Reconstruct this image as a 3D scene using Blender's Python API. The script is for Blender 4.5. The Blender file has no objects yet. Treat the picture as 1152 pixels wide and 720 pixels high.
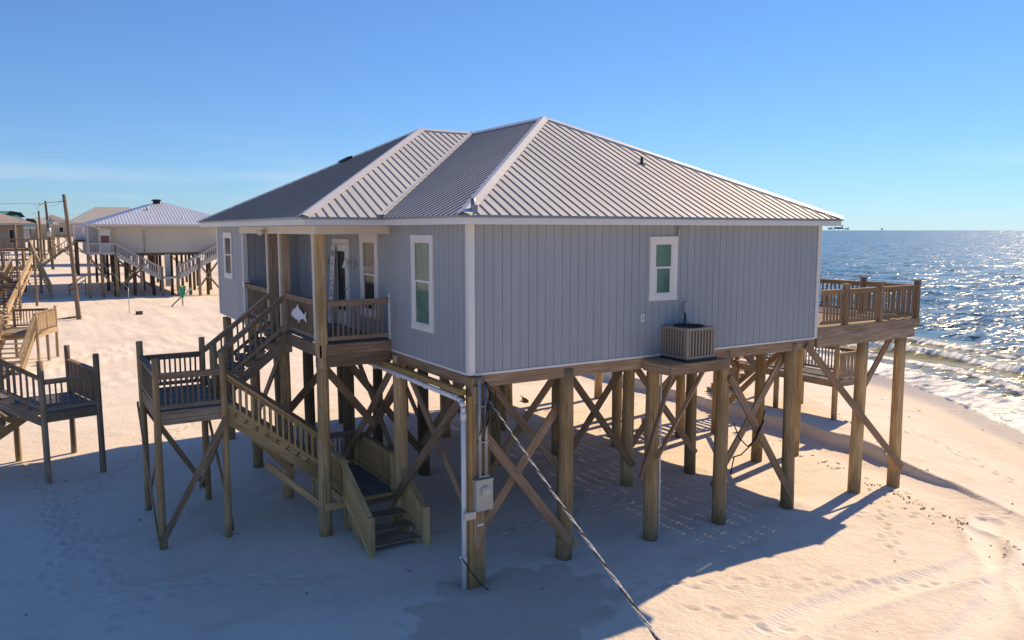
import bpy, math, random
import numpy as np
random.seed(7); rng = np.random.default_rng(7)
S = bpy.context.scene; COL = S.collection
V = np.array
def rad(a): return math.radians(a)

# ------------------------------------------------------------------ noise
def _hash(ix, iy, s):
    h = (ix.astype(np.int64)*374761393 + iy.astype(np.int64)*668265263 + s*1442695041) & 0x7fffffff
    h = ((h ^ (h >> 13))*1274126177) & 0x7fffffff
    return ((h ^ (h >> 16)) & 0xffff)/65535.0
def vnoise(x, y, s=0):
    x = np.asarray(x, float); y = np.asarray(y, float)
    ix = np.floor(x); iy = np.floor(y); fx = x-ix; fy = y-iy
    fx = fx*fx*fx*(fx*(fx*6-15)+10); fy = fy*fy*fy*(fy*(fy*6-15)+10)
    a = _hash(ix, iy, s); b = _hash(ix+1, iy, s); c = _hash(ix, iy+1, s); d = _hash(ix+1, iy+1, s)
    return (a*(1-fx)+b*fx)*(1-fy)+(c*(1-fx)+d*fx)*fy
def fbm(x, y, o=4, s=0):
    r = 0; a = .5
    for k in range(o):
        r = r+a*(vnoise(x*2**k+17.3*k, y*2**k-9.1*k, s+k)-.5); a *= .5
    return r
def sstep(a, b, x):
    t = np.clip((x-a)/(b-a), 0, 1); return t*t*(3-2*t)

# ------------------------------------------------------------------ terrain
SHX = V([-400., -60, -10, 4, 7.6, 11.7, 16, 20, 26, 60, 200, 4000])
SHV = V([-60., 2, 19, 29.9, 32.8, 34.9, 36.4, 36.9, 36.5, 38, 42, 90])
def shore(y): return np.interp(y, SHX, SHV)
SCX = V([-60., -8, -3.3, -1.2, 1.5, 3, 5.3, 9, 20, 60])
SCV = V([8., 12.2, 14.5, 15.3, 16.0, 16.4, 16.7, 16.9, 17.5, 20])
def scarp(y): return np.interp(y, SCX, SCV)+.5*fbm(np.asarray(y)*.7, np.asarray(y)*0+3.3, 3, 5)
SEA = -1.5
def seg_d(x, y, pts):
    d = np.full(np.shape(x), 1e9)
    for (ax, ay), (bx, by) in zip(pts[:-1], pts[1:]):
        vx, vy = bx-ax, by-ay
        t = np.clip(((x-ax)*vx+(y-ay)*vy)/(vx*vx+vy*vy), 0, 1)
        d = np.minimum(d, np.hypot(x-ax-t*vx, y-ay-t*vy))
    return d
TRACKS = [[(13.5, -2.9), (12.0, -3.7), (10.6, -4.4), (9.2, -4.5), (7.4, -4.3), (5.2, -4.2), (2.5, -4.6)],
          [(12.2, -3.4), (10.4, -4.9), (8.6, -5.7), (6.2, -6.2), (3, -7)],
          [(16, -4.0), (13.0, -4.3), (10.0, -5.6), (8.0, -7.0)]]
TRACKS_FAR = [[(-7, 31), (-2, 36), (4, 40), (14, 44)], [(-7, 34), (-2, 39), (4, 43.5), (14, 47)], [(-9, 24), (-3, 27), (5, 28), (16, 27)], [(-9, 26), (-3, 29), (5, 30), (16, 29.3)]]
def footprints(x, y):
    h = np.zeros(np.shape(x))
    r = np.random.default_rng(3)
    paths = [((-7.3, 14), (-6.6, 5.0)), ((-6.9, 11), (-7.0, 3.5)), ((3.2, -2.9), (4.4, -5.6)), ((-6.5, 8), (-5.9, 3.2)), ((5.5, 12), (11.5, 12.8)), ((9.5, 8), (15.2, 6.2)), ((10.5, -1.2), (15.0, -3.2)), ((18, -2), (24, 9)), ((-5.9, 3.4), (-2.2, 1.9)), ((-6.8, 9.0), (-1.5, 18.5)), ((2.6, -1.6), (9.6, -5.2)), ((9.0, -3.2), (13.8, .6)), ((-4.2, 3.2), (-6.6, 1.8)), ((1.2, 2.0), (7.2, 2.6))]
    for (a, b) in paths:
        L = math.hypot(b[0]-a[0], b[1]-a[1]); n = int(L/.34)
        ux, uy = (b[0]-a[0])/L, (b[1]-a[1])/L
        for k in range(n):
            s = (k+r.uniform(-.2, .2))*.34; o = (.12 if k % 2 else -.12)+r.uniform(-.12, .12)
            px, py = a[0]+ux*s-uy*o, a[1]+uy*s+ux*o
            m = (np.abs(x-px) < .5) & (np.abs(y-py) < .5)
            if not m.any(): continue
            dx = x[m]-px; dy = y[m]-py
            l = dx*ux+dy*uy; w = -dx*uy+dy*ux
            q = (l/.15)**2+(w/.075)**2
            h[m] += -.04*np.exp(-q)+.018*np.exp(-((np.sqrt(q)-1.5)/.45)**2)
    return h
def ground(x, y, detail=True):
    x = np.asarray(x, float); y = np.asarray(y, float)
    base = np.interp(x, [-1e4, 2.5, 4.8, 9.4, 12.3, 14.1, 15.2], [0, 0, -.07, -.2, -.33, -.41, -.46])
    sc = scarp(y); d = x-sc; t = x-shore(y)
    sea = -.10+.05*np.sin(y*.35+1)+.12*fbm(x*.3, y*.3, 3, 9)
    sea = np.where(t > -12, sea+(-1.62-sea)*sstep(-15, 1.0, t), sea)
    sea = np.where(t > 0, np.minimum(sea, -1.5-.06*t), sea)
    sea = np.maximum(sea, -6)
    gut = -.10*np.exp(-((d+.9)/.9)**2)
    z = np.where(d < 0, base+gut, base)
    z = z+(sea-z)*sstep(-.03, .10, d)*(np.abs(y) < 80)+(sea-z)*sstep(-6, 6, d)*(np.abs(y) >= 80)
    # lip and slumped face of the little scarp
    z = z+.07*np.exp(-((d-.2)/.25)**2)*(vnoise(y*.9, y*0, 3)+.3)*(np.abs(y) < 60)
    if detail:
        land = 1-sstep(-4, -1, t)
        z = z+land*(.05*fbm(x*.35, y*.35, 4, 1)+.025*fbm(x*1.7, y*1.7, 3, 2))
        lump = sstep(.5, 9, d)*land*sstep(-2, -7, t)
        z = z+lump*.07*(fbm(x*.9+.3*y, y*.55, 4, 21))
        rough = sstep(36, 42, y)*(1-sstep(72, 80, y))*(1-sstep(12, 20, x))
        z = z+rough*(.32*fbm(x*.5, y*.22, 4, 12)+(.2)*np.abs(fbm(x*.25, y*.8, 3, 14)))
        mid = sstep(14, 20, y)*(1-sstep(36, 42, y))
        z = z+mid*.13*fbm(x*.16, y*.3, 3, 30)
        for tr, w, dp in [(q, .30, .055) for q in TRACKS]+[(q, .3, .07) for q in TRACKS_FAR]:
            q = seg_d(x, y, tr)
            z = z-dp*np.exp(-(q/w)**4)+dp*.7*np.exp(-((q-w*1.45)/.11)**2)
        # scour hollows round the pilings and small heaped rims
        for px in (.1, 2.35, 4.75, 7.0, 9.4):
            for py in (0, 3.5, 7):
                q = np.hypot(x-px, y-py); z = z-.05*np.exp(-(q/.32)**2)+.02*np.exp(-((q-.6)/.2)**2)
        q = np.hypot((x+18)/4, (y-150)/7); z = z+2.6*np.clip(1-q, 0, 1)
    return z
def gz(x, y): return float(ground(V([x]), V([y]))[0])

# ------------------------------------------------------------------ materials
class NT:
    def __init__(s, name):
        s.m = bpy.data.materials.new(name); s.m.use_nodes = True
        s.t = s.m.node_tree; s.n = s.t.nodes; s.l = s.t.links
        s.b = s.n['Principled BSDF']
    def add(s, typ, **kw):
        o = s.n.new(typ)
        for k, v in kw.items():
            if k.startswith('i_'):
                key = k[2:].replace('_', ' ')
                o.inputs[int(key) if key.isdigit() else key].default_value = v
            else: setattr(o, k, v)
        return o
    def link(s, a, b): s.l.new(a, b)
    def math(s, op, a, b=None, clamp=False):
        o = s.n.new('ShaderNodeMath'); o.operation = op; o.use_clamp = clamp
        for i, q in enumerate((a, b)):
            if q is None: continue
            if isinstance(q, (int, float)): o.inputs[i].default_value = q
            else: s.link(q, o.inputs[i])
        return o.outputs[0]
    def mix(s, f, a, b, blend='MIX'):
        o = s.n.new('ShaderNodeMix'); o.data_type = 'RGBA'; o.blend_type = blend
        for i, q in ((0, f), (6, a), (7, b)):
            if isinstance(q, (int, float)): o.inputs[i].default_value = q
            elif isinstance(q, tuple): o.inputs[i].default_value = (*q, 1) if len(q) == 3 else q
            else: s.link(q, o.inputs[i])
        return o.outputs[2]
    def ramp(s, f, stops):
        o = s.n.new('ShaderNodeValToRGB'); e = o.color_ramp.elements
        while len(e) < len(stops): e.new(.5)
        for el, (p, c) in zip(e, stops):
            el.position = p; el.color = (c, c, c, 1) if isinstance(c, (int, float)) else (*c, 1)
        s.link(f, o.inputs[0]); return o.outputs[0]
    def noise(s, vec, scale, detail=4, rough=.55, dist=0):
        o = s.add('ShaderNodeTexNoise', i_Scale=scale, i_Detail=detail, i_Roughness=rough, i_Distortion=dist)
        if vec is not None: s.link(vec, o.inputs['Vector'])
        return o.outputs['Fac']
    def mapping(s, vec, scale=(1, 1, 1), rot=(0, 0, 0)):
        o = s.n.new('ShaderNodeMapping'); o.inputs['Scale'].default_value = scale; o.inputs['Rotation'].default_value = rot
        s.link(vec, o.inputs['Vector']); return o.outputs[0]
    def bump(s, h, strength, dist, nrm=None):
        o = s.add('ShaderNodeBump', i_Strength=strength, i_Distance=dist); s.link(h, o.inputs['Height'])
        if nrm is not None: s.link(nrm, o.inputs['Normal'])
        return o.outputs[0]
    def attr(s, name):
        return s.add('ShaderNodeAttribute', attribute_name=name)

def wood(name, dark, mid, light, rough=.8, streak=1.0, green=0.0, bumpd=.004, foot=False):
    q = NT(name); uv = q.add('ShaderNodeUVMap', uv_map='UV').outputs[0]
    oi = q.add('ShaderNodeObjectInfo').outputs['Random']; rn = q.attr('rnd').outputs['Fac']
    g1 = q.noise(q.mapping(uv, (1.2, 26, 1)), 1.0, 5, .6, .4)
    g2 = q.noise(q.mapping(uv, (.7, 3.5, 1)), 1.0, 4, .6, .3)
    g3 = q.noise(q.mapping(uv, (3.5, 90, 1)), 1.0, 3, .6)
    col = q.ramp(g1, [(.3, dark), (.5, mid), (.72, light)])
    col = q.mix(q.math('MULTIPLY', q.ramp(g2, [(.40, 0.), (.62, 1.)]), .75*streak), col, q.mix(.4, dark, mid))
    if green: col = q.mix(q.math('MULTIPLY', q.ramp(q.noise(q.mapping(uv, (.5, 2.2, 1)), 1.3, 3), [(.45, 0.), (.62, 1.)]), green), col, (.16, .17, .085))
    if foot:   # grime and damp staining near the sand
        zz = q.add('ShaderNodeSeparateXYZ'); q.link(q.add('ShaderNodeNewGeometry').outputs['Position'], zz.inputs[0])
        st = q.math('ADD', zz.outputs['Z'], q.math('MULTIPLY', g2, 1.6))
        col = q.mix(q.math('MULTIPLY', q.ramp(st, [(.75, 1.), (1.0, 0.)]), .6), col, tuple(c*.75 for c in dark))
    # knots
    vo = q.add('ShaderNodeTexVoronoi', i_Scale=1.0); q.link(q.mapping(uv, (1.1, 5, 1)), vo.inputs['Vector'])
    col = q.mix(q.math('MULTIPLY', q.ramp(vo.outputs['Distance'], [(.03, 1.), (.12, 0.)]), .6), col, tuple(c*.45 for c in dark))
    v = q.math('ADD', q.math('MULTIPLY', oi, .25), q.math('MULTIPLY', rn, .5))
    hsv = q.add('ShaderNodeHueSaturation', i_Saturation=1.0); q.link(q.math('ADD', v, .66), hsv.inputs['Value']); q.link(col, hsv.inputs['Color'])
    q.link(hsv.outputs[0], q.b.inputs['Base Color']); q.b.inputs['Roughness'].default_value = rough
    q.b.inputs['Specular IOR Level'].default_value = .3
    h = q.math('ADD', q.math('MULTIPLY', g1, .7), q.math('MULTIPLY', g3, .4))
    q.link(q.bump(h, .6, bumpd), q.b.inputs['Normal'])
    return q.m
def paint(name, col, rough=.5, dirt=.12, scale=2.0, metallic=0, spec=.5, stretch=.25):
    q = NT(name); tc = q.add('ShaderNodeTexCoord').outputs['Object']
    n = q.noise(q.mapping(tc, (scale, scale, scale*stretch)), 1.0, 5, .6)
    n2 = q.noise(tc, 14*scale, 3)
    c = q.mix(q.math('MULTIPLY', q.ramp(n, [(.35, 1.), (.65, 0.)]), dirt), col, tuple(x*.62 for x in col))
    c = q.mix(q.math('MULTIPLY', n2, dirt*.6), c, tuple(min(1, x*1.15) for x in col))
    q.link(c, q.b.inputs['Base Color']); q.b.inputs['Roughness'].default_value = rough; q.b.inputs['Metallic'].default_value = metallic
    q.b.inputs['Specular IOR Level'].default_value = spec
    q.link(q.bump(n2, .15, .003), q.b.inputs['Normal'])
    return q.m
M = {}
M['piling'] = wood('piling wood', (.19, .12, .058), (.48, .325, .16), (.65, .475, .265), .85, 1.0, .16, .008, True)
M['polewood'] = wood('dark utility pole wood', (.08, .06, .042), (.17, .13, .09), (.26, .20, .14), .85, .8)
M['frame'] = wood('brown framing lumber', (.14, .09, .055), (.31, .21, .13), (.44, .32, .21), .8)
M['weather'] = wood('weathered grey brown lumber', (.14, .10, .065), (.32, .24, .165), (.47, .375, .28), .85, .9)
M['stair'] = wood('yellow brown treated lumber', (.28, .175, .075), (.56, .38, .18), (.68, .51, .28), .8, 1.0, .06)
M['fresh'] = wood('fresh pale lumber', (.28, .20, .11), (.42, .31, .18), (.52, .41, .26), .8, .7)
M['orange'] = wood('orange brown post', (.24, .15, .05), (.36, .23, .08), (.44, .30, .13), .75, .6)
M['deckgrey'] = wood('grey deck boards', (.11, .105, .10), (.20, .19, .18), (.31, .295, .275), .85, .8)
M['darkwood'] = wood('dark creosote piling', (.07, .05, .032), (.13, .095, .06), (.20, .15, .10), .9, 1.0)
M['white'] = paint('white trim paint', (.74, .74, .72), .5, .22, 1.5)
M['cream'] = paint('cream beam paint', (.68, .61, .51), .55, .22, 1.5)
M['siding'] = paint('blue grey siding paint', (.335, .366, .408), .55, .36, 1.1, stretch=.12)
M['whitewall'] = paint('off white siding', (.50, .475, .44), .6, .15, .8)
M['lilacwall'] = paint('pale lilac siding', (.56, .52, .55), .6, .15, .5)
M['tanwall'] = paint('tan siding', (.50, .42, .32), .6, .15, .5)
M['pvc'] = paint('white pvc pipe', (.75, .75, .74), .35, .12, 3)
M['greymetal'] = paint('grey enclosure metal', (.40, .42, .40), .45, .2, 4, .3)
M['acpaint'] = paint('taupe air conditioner paint', (.28, .245, .20), .5, .2, 4)
M['acdark'] = paint('dark air conditioner coil', (.075, .06, .045), .7, .3, 30)
M['black'] = paint('black rubber', (.02, .02, .02), .6, .2, 4)
M['wirelt'] = paint('pale cable strand', (.5, .5, .48), .5, .2, 4)
M['foil'] = paint('galvanised vent', (.33, .33, .34), .4, .2, 5, .7)
M['greenplastic'] = paint('bright green plastic', (.02, .30, .13), .45, .2, 3)
M['aqua'] = paint('pale aqua plastic', (.35, .62, .62), .5, .2, 3)
M['dolphin'] = paint('white cutout paint', (.72, .74, .76), .5, .15, 3)
M['steelblue'] = paint('hazy rig steel', (.20, .25, .32), .7, .1, .02)
M['seaweed'] = paint('dry seaweed', (.36, .26, .17), .9, .4, 9)
M['letter'] = paint('brown lettering', (.16, .10, .07), .7, .2, 9)
M['curtain'] = paint('pale curtain', (.50, .42, .33), .8, .3, 8)
M['pinkglass'] = paint('red brown door glass', (.25, .09, .09), .25, .3, 3)
M['yellowstrap'] = paint('yellow strap', (.40, .29, .11), .7, .3, 8)
M['floor'] = paint('subfloor', (.20, .15, .10), .9, .2, 3)

def roofmat(name, col, rough=.42, metal=.25):
    q = NT(name); tc = q.add('ShaderNodeTexCoord').outputs['Object']
    n = q.noise(tc, .7, 5, .6); n2 = q.noise(q.mapping(tc, (2.5, 2.5, 1)), 3.0, 4)
    c = q.mix(q.ramp(n, [(.35, 0.), (.65, .35)]), col, tuple(x*.8 for x in col))
    c = q.mix(q.math('MULTIPLY', q.ramp(n2, [(.55, 0.), (.75, 1.)]), .18), c, (.30, .27, .24))
    rn = q.attr('rnd').outputs['Fac']
    hsv = q.add('ShaderNodeHueSaturation'); q.link(q.math('ADD', q.math('MULTIPLY', rn, .10), .95), hsv.inputs['Value']); q.link(c, hsv.inputs['Color'])
    q.link(hsv.outputs[0], q.b.inputs['Base Color'])
    q.b.inputs['Metallic'].default_value = metal; q.b.inputs['Specular IOR Level'].default_value = .18
    q.link(q.math('ADD', q.math('MULTIPLY', n2, .2), rough-.1), q.b.inputs['Roughness'])
    return q.m
M['roof'] = roofmat('galvanised roof metal', (.53, .545, .57), .6, .0)
M['seam'] = roofmat('roof seam metal with painted rib shade', (.26, .25, .245), .55, .12)  # darker than the sheet: rib shade lines painted into the seam colour
M['cap'] = roofmat('roof cap metal', (.64, .64, .64))
M['whiteroof'] = roofmat('white blue roof metal', (.62, .67, .77))
M['greyroof'] = roofmat('grey shingle roof', (.44, .42, .40), .7, 0)
M['tanroof'] = roofmat('tan shingle roof', (.36, .31, .27), .8, 0)
M['tealroof'] = roofmat('teal roof metal', (.13, .34, .34), .5, .1)

def glassmat(name, col, rough=.12):
    q = NT(name); tc = q.add('ShaderNodeTexCoord').outputs['Object']
    n = q.noise(q.mapping(tc, (1.2, 1.2, .8)), 1.4, 3)
    c = q.mix(q.ramp(n, [(.35, 0.), (.7, 1.)]), col, tuple(x*.55 for x in col))
    q.link(c, q.b.inputs['Base Color']); q.b.inputs['Roughness'].default_value = rough
    q.b.inputs['Specular IOR Level'].default_value = .28
    q.link(q.bump(q.noise(tc, 1.1, 2), .1, .01), q.b.inputs['Normal'])
    return q.m
M['greenglass'] = glassmat('green tinted blind behind glass', (.14, .25, .20))
M['darkglass'] = glassmat('dark window glass', (.03, .034, .038))

def sandmat():
    q = NT('sand'); pos = q.add('ShaderNodeNewGeometry').outputs['Position']
    a = q.attr('mask')     # R wet, G track, B damp patch
    sep = q.add('ShaderNodeSeparateColor'); q.link(a.outputs['Color'], sep.inputs[0])
    wet, trk, damp = sep.outputs
    n1 = q.noise(pos, .22, 5, .6); n2 = q.noise(pos, 1.6, 5, .6, .3); n3 = q.noise(pos, 28, 3, .6); n4 = q.noise(pos, 150, 2)
    n5 = q.noise(q.mapping(pos, (.5, 1.6, 1), (0, 0, .5)), .9, 4)
    col = q.mix(q.ramp(n1, [(.35, 0.), (.65, 1.)]), (.77, .70, .615), (.70, .62, .53))
    col = q.mix(q.math('MULTIPLY', q.ramp(n2, [(.45, 0.), (.7, 1.)]), .35), col, (.78, .715, .64))
    col = q.mix(q.math('MULTIPLY', q.ramp(n5, [(.55, 0.), (.70, 1.)]), .25), col, (.48, .38, .27))
    col = q.mix(q.math('MULTIPLY', trk, .8), col, (.80, .735, .655))
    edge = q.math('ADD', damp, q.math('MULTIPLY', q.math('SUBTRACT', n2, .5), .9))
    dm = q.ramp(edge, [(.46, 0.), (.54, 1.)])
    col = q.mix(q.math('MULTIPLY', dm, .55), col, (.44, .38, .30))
    col = q.mix(wet, col, (.30, .235, .165))
    col = q.mix(q.math('MULTIPLY', q.ramp(n4, [(.3, 1.), (.5, 0.)]), .25), col, (.35, .27, .19))
    q.link(col, q.b.inputs['Base Color'])
    q.link(q.math('SUBTRACT', .95, q.math('MULTIPLY', wet, .6)), q.b.inputs['Roughness'])
    q.b.inputs['Specular IOR Level'].default_value = .25
    # wind ripples
    w = q.add('ShaderNodeTexWave', i_Scale=2.9, i_Distortion=2.6, i_Detail=2.0); w.inputs['Detail Scale'].default_value = .7
    q.link(q.mapping(pos, (1, 1, 1), (0, 0, rad(-38))), w.inputs['Vector'])
    rm = q.math('MULTIPLY', q.ramp(q.noise(pos, .30, 3), [(.47, 0.), (.60, 1.)]), q.math('SUBTRACT', 1.0, wet))
    h = q.math('MULTIPLY', q.math('MULTIPLY', w.outputs['Fac'], rm), .004)
    h = q.math('ADD', h, q.math('MULTIPLY', n2, .05))
    dry = q.math('SUBTRACT', 1.0, q.math('MULTIPLY', wet, .9))
    h = q.math('ADD', h, q.math('MULTIPLY', q.math('MULTIPLY', q.noise(pos, 7, 4), .022), dry))
    h = q.math('ADD', h, q.math('MULTIPLY', q.math('MULTIPLY', n3, .006), dry))
    q.link(q.bump(h, 1.0, 1.0), q.b.inputs['Normal'])
    return q.m
M['sand'] = sandmat()

def seamat():
    q = NT('sea water'); pos = q.add('ShaderNodeNewGeometry').outputs['Position']
    a = q.attr('mask'); sep = q.add('ShaderNodeSeparateColor'); q.link(a.outputs['Color'], sep.inputs[0])
    foam, shal, near = sep.outputs      # foam amount, shallow murk, near flag
    p = q.mapping(pos, (1, .45, 1), (0, 0, rad(8)))
    n1 = q.noise(p, .10, 4, .55, .2); n2 = q.noise(p, .45, 5, .6, .3); n3 = q.noise(p, 1.7, 4, .6); n4 = q.noise(pos, .02, 3)
    deep = q.mix(q.ramp(n4, [(.35, 0.), (.65, 1.)]), (.034, .082, .112), (.04, .095, .125))
    deep = q.mix(q.math('MULTIPLY', q.ramp(n1, [(.4, 0.), (.65, 1.)]), .5), deep, (.015, .058, .10))
    col = q.mix(shal, deep, (.25, .235, .105))
    f1 = q.noise(q.mapping(pos, (1, .7, 1)), 1.1, 8, .72, .8); f2 = q.noise(pos, 6.5, 4, .6)
    fn = q.math('ADD', q.math('MULTIPLY', f1, .75), q.math('MULTIPLY', f2, .25))
    fm = q.ramp(q.math('ADD', q.math('SUBTRACT', fn, .5), foam), [(.46, 0.), (.56, 1.)])
    fm = q.math('MULTIPLY', fm, q.math('GREATER_THAN', foam, .02))
    col = q.mix(fm, col, (.78, .78, .76))
    q.link(col, q.b.inputs['Base Color'])
    q.link(q.math('ADD', q.math('MULTIPLY', fm, .6), .22), q.b.inputs['Roughness'])
    q.b.inputs['IOR'].default_value = 1.33
    geo = q.add('ShaderNodeNewGeometry').outputs['Normal']
    acc = None
    for sc, amp_, mpv in [((.13, .055, .1), .26, 3.0), ((.10, .60, .5), .52, 1.0), ((.36, 1.5, 1), .66, 1.0), ((1.2, 3.4, 1), .66, 1.0)]:
        no_ = q.add('ShaderNodeTexNoise', i_Scale=1.0, i_Detail=mpv, i_Roughness=.55); q.link(q.mapping(pos, sc, (0, 0, rad(9))), no_.inputs['Vector'])
        v_ = q.add('ShaderNodeVectorMath', operation='SUBTRACT'); q.link(no_.outputs['Color'], v_.inputs[0]); v_.inputs[1].default_value = (.5, .5, .5)
        m_ = q.add('ShaderNodeVectorMath', operation='MULTIPLY'); q.link(v_.outputs[0], m_.inputs[0]); m_.inputs[1].default_value = (amp_*2, amp_*1.5, 0)
        if acc is None: acc = m_.outputs[0]
        else:
            a_ = q.add('ShaderNodeVectorMath', operation='ADD'); q.link(acc, a_.inputs[0]); q.link(m_.outputs[0], a_.inputs[1]); acc = a_.outputs[0]
    a_ = q.add('ShaderNodeVectorMath', operation='ADD'); q.link(geo, a_.inputs[0]); q.link(acc, a_.inputs[1])
    nn = q.add('ShaderNodeVectorMath', operation='NORMALIZE'); q.link(a_.outputs[0], nn.inputs[0])
    q.link(q.bump(fn, .5, .1, nn.outputs[0]), q.b.inputs['Normal'])
    return q.m
M['sea'] = seamat()

# ------------------------------------------------------------------ mesh builder
def nrm(v): v = V(v, dtype=float); return v/np.linalg.norm(v)
class MB:
    def __init__(s): s.v = []; s.f = []; s.uv = []; s.r = []; s.sm = []; s.mi = []; s.cur = 0; s.mats = []
    def face(s, idx, uvs, r, smooth=False):
        s.f.append(idx); s.uv.extend(uvs); s.r.extend([r]*len(idx)); s.sm.append(smooth); s.mi.append(s.cur)
    def poly(s, pts, uvs=None, r=None):
        i0 = len(s.v); s.v += [tuple(map(float, p)) for p in pts]
        r = random.random() if r is None else r
        if uvs is None: uvs = [(p[0]+p[1]*.3, p[2]+p[1]) for p in pts]
        s.face(list(range(i0, i0+len(pts))), uvs, r)
    def obox(s, c, a, b, d, la, lb, ld, r=None):
        """box centred at c with axes a (grain), b, d and full sizes"""
        c = V(c, dtype=float); a, b, d = nrm(a), nrm(b), nrm(d); r = random.random() if r is None else r
        ou, ov = random.random()*20, random.random()*20
        i0 = len(s.v); loc = []
        for x in (-1, 1):
            for y in (-1, 1):
                for z in (-1, 1):
                    s.v.append(tuple(c+a*x*la/2+b*y*lb/2+d*z*ld/2)); loc.append((x*la/2, y*lb/2, z*ld/2))
        for q in ((0, 1, 3, 2), (4, 6, 7, 5), (0, 4, 5, 1), (2, 3, 7, 6), (0, 2, 6, 4), (1, 5, 7, 3)):
            s.face([i0+k for k in q], [(loc[k][0]+ou, loc[k][1]+loc[k][2]*1.01+ov) for k in q], r)
    def box(s, x0, x1, y0, y1, z0, z1, r=None):
        L = [(abs(x1-x0), (1, 0, 0)), (abs(y1-y0), (0, 1, 0)), (abs(z1-z0), (0, 0, 1))]
        o = sorted(range(3), key=lambda k: -L[k][0])
        s.obox(((x0+x1)/2, (y0+y1)/2, (z0+z1)/2), L[o[0]][1], L[o[1]][1], L[o[2]][1], L[o[0]][0], L[o[1]][0], L[o[2]][0], r)
    def beam(s, p0, p1, w, h, up=(0, 0, 1), ext=0):
        """plank from p0 to p1: w = size sideways, h = size along up"""
        p0 = V(p0, dtype=float); p1 = V(p1, dtype=float); a = nrm(p1-p0); side = np.cross(a, up)
        if np.linalg.norm(side) < 1e-4: side = np.cross(a, (0, 1, 0))
        side = nrm(side); u = np.cross(side, a)
        s.obox((p0+p1)/2, a, side, u, np.linalg.norm(p1-p0)+2*ext, w, h)
    def cyl(s, p0, p1, r0, r1=None, n=12, cap=True, wob=0, rings=1, r=None):
        p0 = V(p0, dtype=float); p1 = V(p1, dtype=float); r1 = r0 if r1 is None else r1
        a = nrm(p1-p0); b = nrm(np.cross(a, (0, 1, 0) if abs(a[1]) < .9 else (1, 0, 0))); d = np.cross(a, b)
        L = np.linalg.norm(p1-p0); i0 = len(s.v); rr = random.random() if r is None else r; ou, ov = random.random()*20, random.random()*20
        ph = random.random()*6
        for k in range(rings+1):
            t = k/rings; c = p0+(p1-p0)*t; R = r0+(r1-r0)*t
            if wob: c = c+b*wob*math.sin(ph+t*4)+d*wob*math.cos(ph*1.7+t*3.1)
            for j in range(n):
                th = 2*math.pi*j/n; Rj = R*(1+(wob*1.2/R)*math.sin(2*th+ph+t*5)*.3 if wob else 1)
                s.v.append(tuple(c+(b*math.cos(th)+d*math.sin(th))*Rj))
        for k in range(rings):
            for j in range(n):
                j2 = (j+1) % n; A = i0+k*n
                u0, u1 = L*k/rings+ou, L*(k+1)/rings+ou; v0, v1 = j/n*2*math.pi*r0+ov, (j+1)/n*2*math.pi*r0+ov
                s.face([A+j, A+j2, A+n+j2, A+n+j], [(u0, v0), (u0, v1), (u1, v1), (u1, v0)], rr, True)
        if cap:
            for k, rev in ((0, True), (rings, False)):
                idx = [i0+k*n+j for j in range(n)]
                if rev: idx = idx[::-1]
                s.face(idx, [(ou+.02*math.cos(q), ov+.5*math.sin(q)) for q in range(n)], rr)
    def tube(s, pts, rad_, n=6):
        for a, b in zip(pts[:-1], pts[1:]): s.cyl(a, b, rad_, n=n, cap=True, r=.5)
    def prism(s, pts2, o, ux, uy, uz, t):
        """outline pts2 in plane (o; ux, uy) extruded by t along uz"""
        o, ux, uy, uz = V(o, dtype=float), nrm(ux), nrm(uy), nrm(uz); n = len(pts2); i0 = len(s.v); r = random.random()
        for k in (0, 1):
            for x, y in pts2: s.v.append(tuple(o+ux*x+uy*y+uz*t*k))
        uvp = [(x, y) for x, y in pts2]
        s.face([i0+j for j in range(n)][::-1], uvp[::-1], r); s.face([i0+n+j for j in range(n)], uvp, r)
        for j in range(n):
            j2 = (j+1) % n; s.face([i0+j, i0+j2, i0+n+j2, i0+n+j], [uvp[j], uvp[j2], uvp[j2], uvp[j]], r)
    def sphere(s, c, R, n=10, m=6, sc=(1, 1, 1)):
        i0 = len(s.v); r = random.random()
        for k in range(m+1):
            ph = math.pi*k/m
            for j in range(n):
                th = 2*math.pi*j/n
                s.v.append((c[0]+R*sc[0]*math.sin(ph)*math.cos(th), c[1]+R*sc[1]*math.sin(ph)*math.sin(th), c[2]+R*sc[2]*math.cos(ph)))
        for k in range(m):
            for j in range(n):
                j2 = (j+1) % n; A = i0+k*n
                s.face([A+j, A+n+j, A+n+j2, A+j2], [(k, j)]*4, r, True)
    def mesh(s, name, mat, org=(0, 0, 0)):
        me = bpy.data.meshes.new(name); o = V(org, dtype=float)
        me.from_pydata([tuple(V(p)-o) for p in s.v], [], s.f)
        uvl = me.uv_layers.new(name='UV'); uvl.data.foreach_set('uv', np.array(s.uv, dtype=np.float32).ravel())
        at = me.attributes.new('rnd', 'FLOAT', 'CORNER'); at.data.foreach_set('value', np.array(s.r, dtype=np.float32))
        me.polygons.foreach_set('use_smooth', np.array(s.sm, dtype=bool))
        me.materials.append(mat)
        for x in s.mats: me.materials.append(M[x])
        if s.mats: me.polygons.foreach_set('material_index', np.array(s.mi, dtype=np.int32))
        me.update(); return me
    def build(s, name, mat, parent=None, org=None):
        if isinstance(mat, str): mat = M[mat]
        if org is None: org = WORG.get(parent.name, (0, 0, 0)) if parent is not None else (0, 0, 0)
        o = bpy.data.objects.new(name, s.mesh(name, mat, org)); COL.objects.link(o)
        if parent is not None: o.parent = parent
        else: o.location = org
        return o
WORG = {}
def tag(o, label=None, cat=None, group=None, kind=None):
    if label: o['label'] = label
    if cat: o['category'] = cat
    if group: o['group'] = group
    if kind: o['kind'] = kind
    return o
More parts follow.
